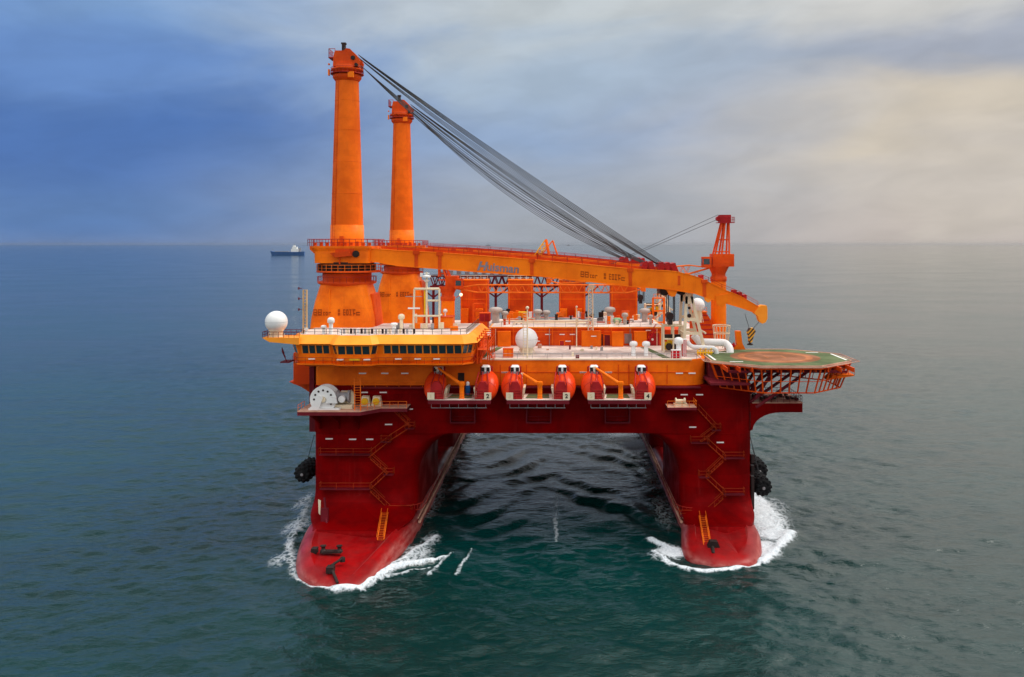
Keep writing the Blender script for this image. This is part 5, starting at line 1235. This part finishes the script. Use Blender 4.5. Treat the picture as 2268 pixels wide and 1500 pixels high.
# ================================================================== far ships
def far_ship(px, Y, L, hh, label, mats=('ship_blue','white'), house=.62):
    x = X(px,Y); T = thing('cargo_ship', (x, Y, 0), label, 'ship', 'ships near the horizon')
    w = L*.08; rings = []
    for t, b, zt in ((0,.35,1.25),(.04,.7,1.2),(.12,1,1.05),(.5,1,1.0),(.85,1,1.0),(.96,.9,1.08),(1,.7,1.1)):
        xx = x-L/2+L*t; rings.append([(xx-(L*.012 if t < .05 else 0), Y-w*b, hh*zt), (xx-(L*.012 if t < .05 else 0), Y+w*b, hh*zt), (xx+(L*.03 if t < .05 else 0), Y+w*b*.6, -1), (xx+(L*.03 if t < .05 else 0), Y-w*b*.6, -1)])
    MB().loft(rings).build('hull', mats[0], T)
    hx = x-L/2+L*house; mb = MB()
    mb.box(hx, hx+L*.20, Y-w*.8, Y+w*.8, hh, hh*1.9); mb.box(hx+L*.03, hx+L*.17, Y-w*.7, Y+w*.7, hh*1.9, hh*2.5); mb.box(hx+L*.05, hx+L*.11, Y-w*.5, Y+w*.5, hh*2.5, hh*2.9); mb.build('superstructure', mats[1], T)
    mb = MB(); mb.box(x-L*.36, x+L*.04, Y-w*.7, Y+w*.7, hh*.9, hh*1.2); mb.box(hx+L*.22, hx+L*.28, Y-w*.3, Y+w*.3, hh, hh*2.1); mb.tube((x-L*.44, Y, hh), (x-L*.44, Y, hh*1.9), L*.006); mb.tube((hx+L*.09, Y, hh*2.8), (hx+L*.09, Y, hh*3.4), L*.006); mb.build('deck_gear', 'grey', T)
    return T
far_ship(637, 4000, 156, 16, 'blue hulled cargo ship with a white superstructure on the sea at the left')
far_ship(1081, 26000, 150, 22, 'faint grey ship on the horizon behind the boom, the left of two', ('grey','grey'), .4)  # haze is put into the colour: hull and house plain grey
far_ship(1259, 30000, 130, 18, 'faint tiny ship on the horizon just right of the boom A-frame', ('grey','grey'), .4)  # same grey again, distance haze painted on

# ================================================================== the sea
def axis_pts(a, b, d, g_neg, g_pos, lo, hi):
    c = list(np.arange(a, b+1e-6, d)); s, x = d, a; neg = []
    while x > lo: s *= g_neg; x -= s; neg.append(x)
    s, x = d, b; pos = []
    while x < hi: s *= g_pos; x += s; pos.append(x)
    return np.array(neg[::-1]+c+pos)
gx = axis_pts(-66, 56, .42, 1.028, 1.028, -60000, 60000)
gy = axis_pts(96, 236, .42, 1.06, 1.018, -4000, 70000)
def ocean(L, Nn, seed, wind_len, ang, lmin, lmax, sig):
    rng = np.random.default_rng(seed)
    k1 = 2*np.pi*np.fft.fftfreq(Nn, L/Nn); kx, ky = np.meshgrid(k1, k1, indexing='ij'); k = np.hypot(kx, ky); k[0,0] = 1e-6
    d = (kx*math.cos(ang)+ky*math.sin(ang))/k
    P = np.exp(-1/(k*wind_len)**2)/k**3.6*(.12+.88*np.abs(d)**2.0)
    P *= np.exp(-(k*lmin/6.28)**4)*(1-np.exp(-(k*lmax/6.28)**6)); P[0,0] = 0
    ph = (rng.normal(size=k.shape)+1j*rng.normal(size=k.shape))*np.sqrt(P)
    def I(a): return np.real(np.fft.ifft2(a))
    h = I(ph); dx = I(-1j*kx/k*ph); dy = I(-1j*ky/k*ph); s = sig/h.std()
    return h*s, dx*s, dy*s
def samp(T, L, x, y):
    Nn = T.shape[0]; u = (x/L*Nn) % Nn; v = (y/L*Nn) % Nn
    i, j = np.floor(u).astype(int) % Nn, np.floor(v).astype(int) % Nn; fu, fv = u-np.floor(u), v-np.floor(v); i2, j2 = (i+1) % Nn, (j+1) % Nn
    return T[i,j]*(1-fu)*(1-fv)+T[i2,j]*fu*(1-fv)+T[i,j2]*(1-fu)*fv+T[i2,j2]*fu*fv
GX, GY = np.meshgrid(gx, gy, indexing='ij')
SPX = np.gradient(gx)[:,None]*np.ones_like(GX); SPY = np.gradient(gy)[None,:]*np.ones_like(GX); SP_ = np.maximum(SPX, SPY)
f1 = np.clip(1-(SP_-1.6)/4.0, 0, 1); f2 = np.clip(1-(SP_-.7)/1.2, 0, 1)
hh = np.zeros_like(GX); ddx = np.zeros_like(GX); ddy = np.zeros_like(GX)
for (L, Nn, seed, wl_, ang, lmin, lmax, sig, fade) in ((211.0, 384, 3, 1.9, R(72), 3.2, 34, .125, f1), (67.0, 256, 9, .6, R(105), 1.0, 6, .055, f2)):
    h, dx, dy = ocean(L, Nn, seed, wl_, ang, lmin, lmax, sig)
    rx, ry = GX*math.cos(.31)-GY*math.sin(.31), GX*math.sin(.31)+GY*math.cos(.31)
    if L > 100: rx, ry = GX, GY
    hh += samp(h, L, rx, ry)*fade
    if L > 100: ddx += samp(dx, L, rx, ry)*fade*.8; ddy += samp(dy, L, rx, ry)*fade*.8
# wake of the two pontoon bows: chevrons between the pontoons
ins = np.clip((GX+24)/6, 0, 1)*np.clip((21.5-GX)/6, 0, 1)*np.clip((GY-148)/14, 0, 1)*np.clip((236-GY)/30, 0, 1)
ph = (GY+1.15*np.abs(GX+1.0)+1.6*np.sin(GX*.35)+1.9*np.sin(GY*.17+GX*.13)+1.1*np.sin(GX*.8-GY*.3))/13.0*2*np.pi
hh *= 1-.62*np.clip(ins*1.3, 0, 1)
hh += ins*.36*(np.sin(ph)+.25*np.sin(2*ph+.8))*(.7+.5*np.sin(GX*.23+GY*.11))*np.clip(.45+np.abs(GX+1)/16, 0, 1)
# foam map
foam = np.zeros_like(GX); thick = np.zeros_like(GX)
def P2(px, py): Y = H*F/(py-VPY); return (px-VPX)*Y/F, Y
def stroke(pts, w, amp=1.0, lift=0.0, w2=None):
    global foam, hh
    pp = [P2(*p) for p in pts]; n = len(pp)-1
    for i in range(n):
        (ax, ay), (bx, by) = pp[i], pp[i+1]; dx, dy = bx-ax, by-ay; L2 = dx*dx+dy*dy
        t = np.clip(((GX-ax)*dx+(GY-ay)*dy)/L2, 0, 1); d = np.hypot(GX-ax-t*dx, GY-ay-t*dy)
        ww = w if w2 is None else w+(w2-w)*(i+t)/n
        g = np.exp(-(d/ww)**2); foam = np.maximum(foam, amp*g)
        if lift: thick[...] = np.maximum(thick, lift*g)
def blob(px, py, rx, ry, amp=1.0, rot=0.0):
    global foam
    cx, cy = P2(px, py); c, s = math.cos(rot), math.sin(rot); u = (GX-cx)*c+(GY-cy)*s; v = -(GX-cx)*s+(GY-cy)*c
    foam = np.maximum(foam, amp*np.exp(-((u/rx)**2+(v/ry)**2)**1.3))
# left pontoon, inner side: bright curling bow wave
stroke([(745,1310),(795,1306),(830,1282),(875,1262),(920,1254),(960,1246)], 1.25, 1.05, .9, .7)
stroke([(815,1300),(850,1280),(900,1268),(950,1258)], .8, .62, .2, .4)
stroke([(960,1246),(985,1236)], .5, .8, .3)
stroke([(790,1300),(850,1262),(905,1232),(945,1205),(965,1188)], .8, .80, .3)
stroke([(950,1278),(966,1256),(985,1240),(1000,1228)], .55, .66, .2, .25); stroke([(1010,1275),(1022,1250),(1036,1232),(1044,1215)], .5, .66, .2, .2)
blob(925,1225, 3.2, 5.5, .62, .2); blob(905,1245, 3, 3, .7); blob(955,1195, 2.2, 5, .55)
# thin line round the tip
stroke([(662,1285),(700,1305),(745,1308)], .45, .9, .15)
# left outer side: lacy foam
stroke([(662,1285),(645,1250),(640,1210),(655,1170),(680,1120)], 1.5, .56, .2, 1.0); blob(630,1235, 2.6, 6, .55); blob(655,1165, 2.8, 7, .58); blob(672,1110, 2.0, 9, .5)
blob(610,1240, 1.2, 2.0, .5)
# right pontoon, outer side: big white plume
blob(1690,1150, 5.0, 11, .93, -.1); blob(1712,1180, 4.2, 5.6, .93, -.4); blob(1685,1215, 3.4, 4.5, 1.15); blob(1680,1120, 3.4, 14, 1.0)
stroke([(1750,1180),(1725,1215),(1690,1245)], 1.3, .95, .5); blob(1720,1120, 3.0, 8, .5)
# right pontoon, inner side
blob(1490,1222, 3.2, 3.6, 1.1); stroke([(1440,1196),(1470,1206),(1505,1222)], .9, .9, .3); blob(1465,1232, 2.6, 2.6, .62); stroke([(1450,1225),(1480,1248),(1525,1262)], .9, .8, .2)
stroke([(1510,1258),(1560,1265),(1620,1262),(1680,1250)], .55, 1.0, .2)
blob(1465,1130, 3.2, 16, .42); blob(960,1110, 3.0, 22, .42); blob(1440,1050, 3, 22, .40); blob(1000,1030, 3, 20, .36)
blob(1405,985, 4.6, 9, 1.05); blob(1380,968, 5, 7, .9); blob(1060,962, 2.2, 5, .6)
# thin centre streak
stroke([(1232,1085),(1232,1150)], .9, .38); stroke([(1232,1150),(1232,1202)], .8, .55, .1, .35)
rngf = np.random.default_rng(4)
hh += thick*(1+.0*GX)
def inside(poly):
    r = np.zeros_like(GX, dtype=bool); n = len(poly)
    for i in range(n):
        (x1, y1), (x2, y2) = poly[i-1], poly[i]
        if y1 == y2: continue
        r ^= ((GY < y1) != (GY < y2)) & (GX < (x2-x1)*(GY-y1)/(y2-y1)+x1)
    return r
hullmask = inside(inset(catmull(BOWL)+[(-25.2,248),(-45.1,248)], 1.3)) | inside(inset(catmull(BOWR)+[(35.9,248),(22.4,248)], 1.3))
hh[hullmask] = -1.2
VX, VY_ = GX+ddx*(~hullmask), GY+ddy*(~hullmask)
nx, ny = GX.shape
co = np.stack([VX, VY_, hh], -1).reshape(-1, 3).astype(np.float32)
idx = np.arange(nx*ny, dtype=np.int32).reshape(nx, ny)
q = np.stack([idx[:-1,:-1], idx[1:,:-1], idx[1:,1:], idx[:-1,1:]], -1).reshape(-1, 4)
me = bpy.data.meshes.new('water'); me.vertices.add(len(co)); me.vertices.foreach_set('co', co.ravel())
me.loops.add(q.size); me.loops.foreach_set('vertex_index', q.ravel())
me.polygons.add(len(q)); me.polygons.foreach_set('loop_start', np.arange(0, q.size, 4, dtype=np.int32)); me.polygons.foreach_set('loop_total', np.full(len(q), 4, dtype=np.int32))
me.update(calc_edges=True); me.polygons.foreach_set('use_smooth', np.ones(len(q), dtype=bool))
at = me.attributes.new('foam', 'FLOAT', 'POINT'); at.data.foreach_set('value', foam.reshape(-1).astype(np.float32))
sea = bpy.data.objects.new('water', me); col.objects.link(sea); sea['kind'] = 'structure'; sea['label'] = 'open sea with small waves and bow foam'

m = bpy.data.materials.new('sea_water'); m.use_nodes = True; nt = m.node_tree; n, l = nt.nodes, nt.links
b = n['Principled BSDF']; out = n['Material Output']
g = N(n, 'ShaderNodeNewGeometry')
big = N(n, 'ShaderNodeTexNoise'); big.inputs['Scale'].default_value = .012; big.inputs['Detail'].default_value = 4; big.inputs['Roughness'].default_value = .6
mpb = N(n, 'ShaderNodeMapping'); mpb.inputs['Scale'].default_value = (.7, 1.0, 1); l.new(g.outputs['Position'], mpb.inputs['Vector']); l.new(mpb.outputs[0], big.inputs['Vector'])
basec = mixc(n, l, mapr(n, l, big.outputs['Fac'], .35, .65), (.0003,.0155,.0135,1), (.0007,.029,.0275,1))
l.new(basec, b.inputs['Base Color'])
b.inputs['IOR'].default_value = 1.34
l.new(mapr(n, l, big.outputs['Fac'], .3, .7, .06, .11), b.inputs['Roughness'])
# ripples at three sizes
def nz(scale, sx, sy, det, rough=.55, rot=0.0):
    mp = N(n, 'ShaderNodeMapping'); mp.inputs['Scale'].default_value = (sx, sy, 1); mp.inputs['Rotation'].default_value = (0,0,rot); l.new(g.outputs['Position'], mp.inputs['Vector'])
    t = N(n, 'ShaderNodeTexNoise'); t.inputs['Scale'].default_value = scale; t.inputs['Detail'].default_value = det; t.inputs['Roughness'].default_value = rough; t.inputs['Distortion'].default_value = .5
    l.new(mp.outputs[0], t.inputs['Vector']); return t.outputs['Fac']
r1 = nz(.075, .55, 1.5, 5, .6, .12); r2 = nz(.8, .7, 1.5, 4, .6, -.25); r3 = nz(2.3, .8, 1.2, 3, .6, .5)
bp1 = N(n, 'ShaderNodeBump'); bp1.inputs['Strength'].default_value = .26; bp1.inputs['Distance'].default_value = 1.5; l.new(r1, bp1.inputs['Height'])
bp2 = N(n, 'ShaderNodeBump'); bp2.inputs['Strength'].default_value = .32; bp2.inputs['Distance'].default_value = .55; l.new(r2, bp2.inputs['Height']); l.new(bp1.outputs[0], bp2.inputs['Normal'])
bp3 = N(n, 'ShaderNodeBump'); bp3.inputs['Strength'].default_value = .45; bp3.inputs['Distance'].default_value = .13; l.new(r3, bp3.inputs['Height']); l.new(bp2.outputs[0], bp3.inputs['Normal'])
l.new(bp3.outputs[0], b.inputs['Normal'])
# foam
fa = N(n, 'ShaderNodeAttribute', attribute_name='foam')
fn1 = nz(.9, 1, .55, 9, .72, .3); fn2 = nz(3.2, 1, .7, 6, .7, 1.0)
vor = N(n, 'ShaderNodeTexVoronoi', feature='DISTANCE_TO_EDGE'); vor.inputs['Scale'].default_value = .9; mpv = N(n, 'ShaderNodeMapping'); mpv.inputs['Scale'].default_value = (1.0, .6, 1); l.new(g.outputs['Position'], mpv.inputs['Vector'])
addv = N(n, 'ShaderNodeVectorMath', operation='ADD'); l.new(mpv.outputs[0], addv.inputs[0]); sc_ = N(n, 'ShaderNodeVectorMath', operation='SCALE'); sc_.inputs['Scale'].default_value = 2.2
tn = N(n, 'ShaderNodeTexNoise'); tn.inputs['Scale'].default_value = .8; tn.inputs['Detail'].default_value = 5; l.new(g.outputs['Position'], tn.inputs['Vector']); l.new(tn.outputs['Color'], sc_.inputs[0]); l.new(sc_.outputs[0], addv.inputs[1]); l.new(addv.outputs[0], vor.inputs['Vector'])
lace = mapr(n, l, vor.outputs['Distance'], 0, .28, 1, 0)
nn_ = math_n(n, l, 'ADD', math_n(n, l, 'MULTIPLY', fn1, .55), math_n(n, l, 'MULTIPLY', fn2, .25)); nn_ = math_n(n, l, 'ADD', nn_, math_n(n, l, 'MULTIPLY', lace, .22))
v = math_n(n, l, 'SUBTRACT', math_n(n, l, 'ADD', math_n(n, l, 'MULTIPLY', fa.outputs['Fac'], 1.0), nn_), 1.0)
ff = mapr(n, l, v, -.17, .38)
fd = N(n, 'ShaderNodeBsdfDiffuse'); fcol = mixc(n, l, mapr(n, l, fn2, .3, .7), (.80,.83,.86,1), (.48,.54,.58,1)); l.new(fcol, fd.inputs['Color'])
fb = N(n, 'ShaderNodeBump'); fb.inputs['Strength'].default_value = .9; fb.inputs['Distance'].default_value = .35; l.new(fn1, fb.inputs['Height']); l.new(fb.outputs[0], fd.inputs['Normal'])
ms = N(n, 'ShaderNodeMixShader'); l.new(ff, ms.inputs[0]); l.new(b.outputs[0], ms.inputs[1]); l.new(fd.outputs[0], ms.inputs[2]); l.new(ms.outputs[0], out.inputs['Surface'])
me.materials.append(m)

# ------------------------------------------------------------------ haze over the far sea
hb = MB(); hb.box(-62000, 62000, -4200, 71000, -9, 112); hz = hb.build('haze', 'white', None); hz['kind'] = 'stuff'; hz['label'] = 'thin sea haze'
hm = bpy.data.materials.new('haze_air'); hm.use_nodes = True; hn, hl = hm.node_tree.nodes, hm.node_tree.links; hn.clear()
pv = N(hn, 'ShaderNodeVolumePrincipled'); pv.inputs['Density'].default_value = 1.1e-5; pv.inputs['Color'].default_value = (.94,.95,.97,1); pv.inputs['Anisotropy'].default_value = .85
ho = N(hn, 'ShaderNodeOutputMaterial'); hl.new(pv.outputs[0], ho.inputs['Volume'])
hz.data.materials.clear(); hz.data.materials.append(hm)
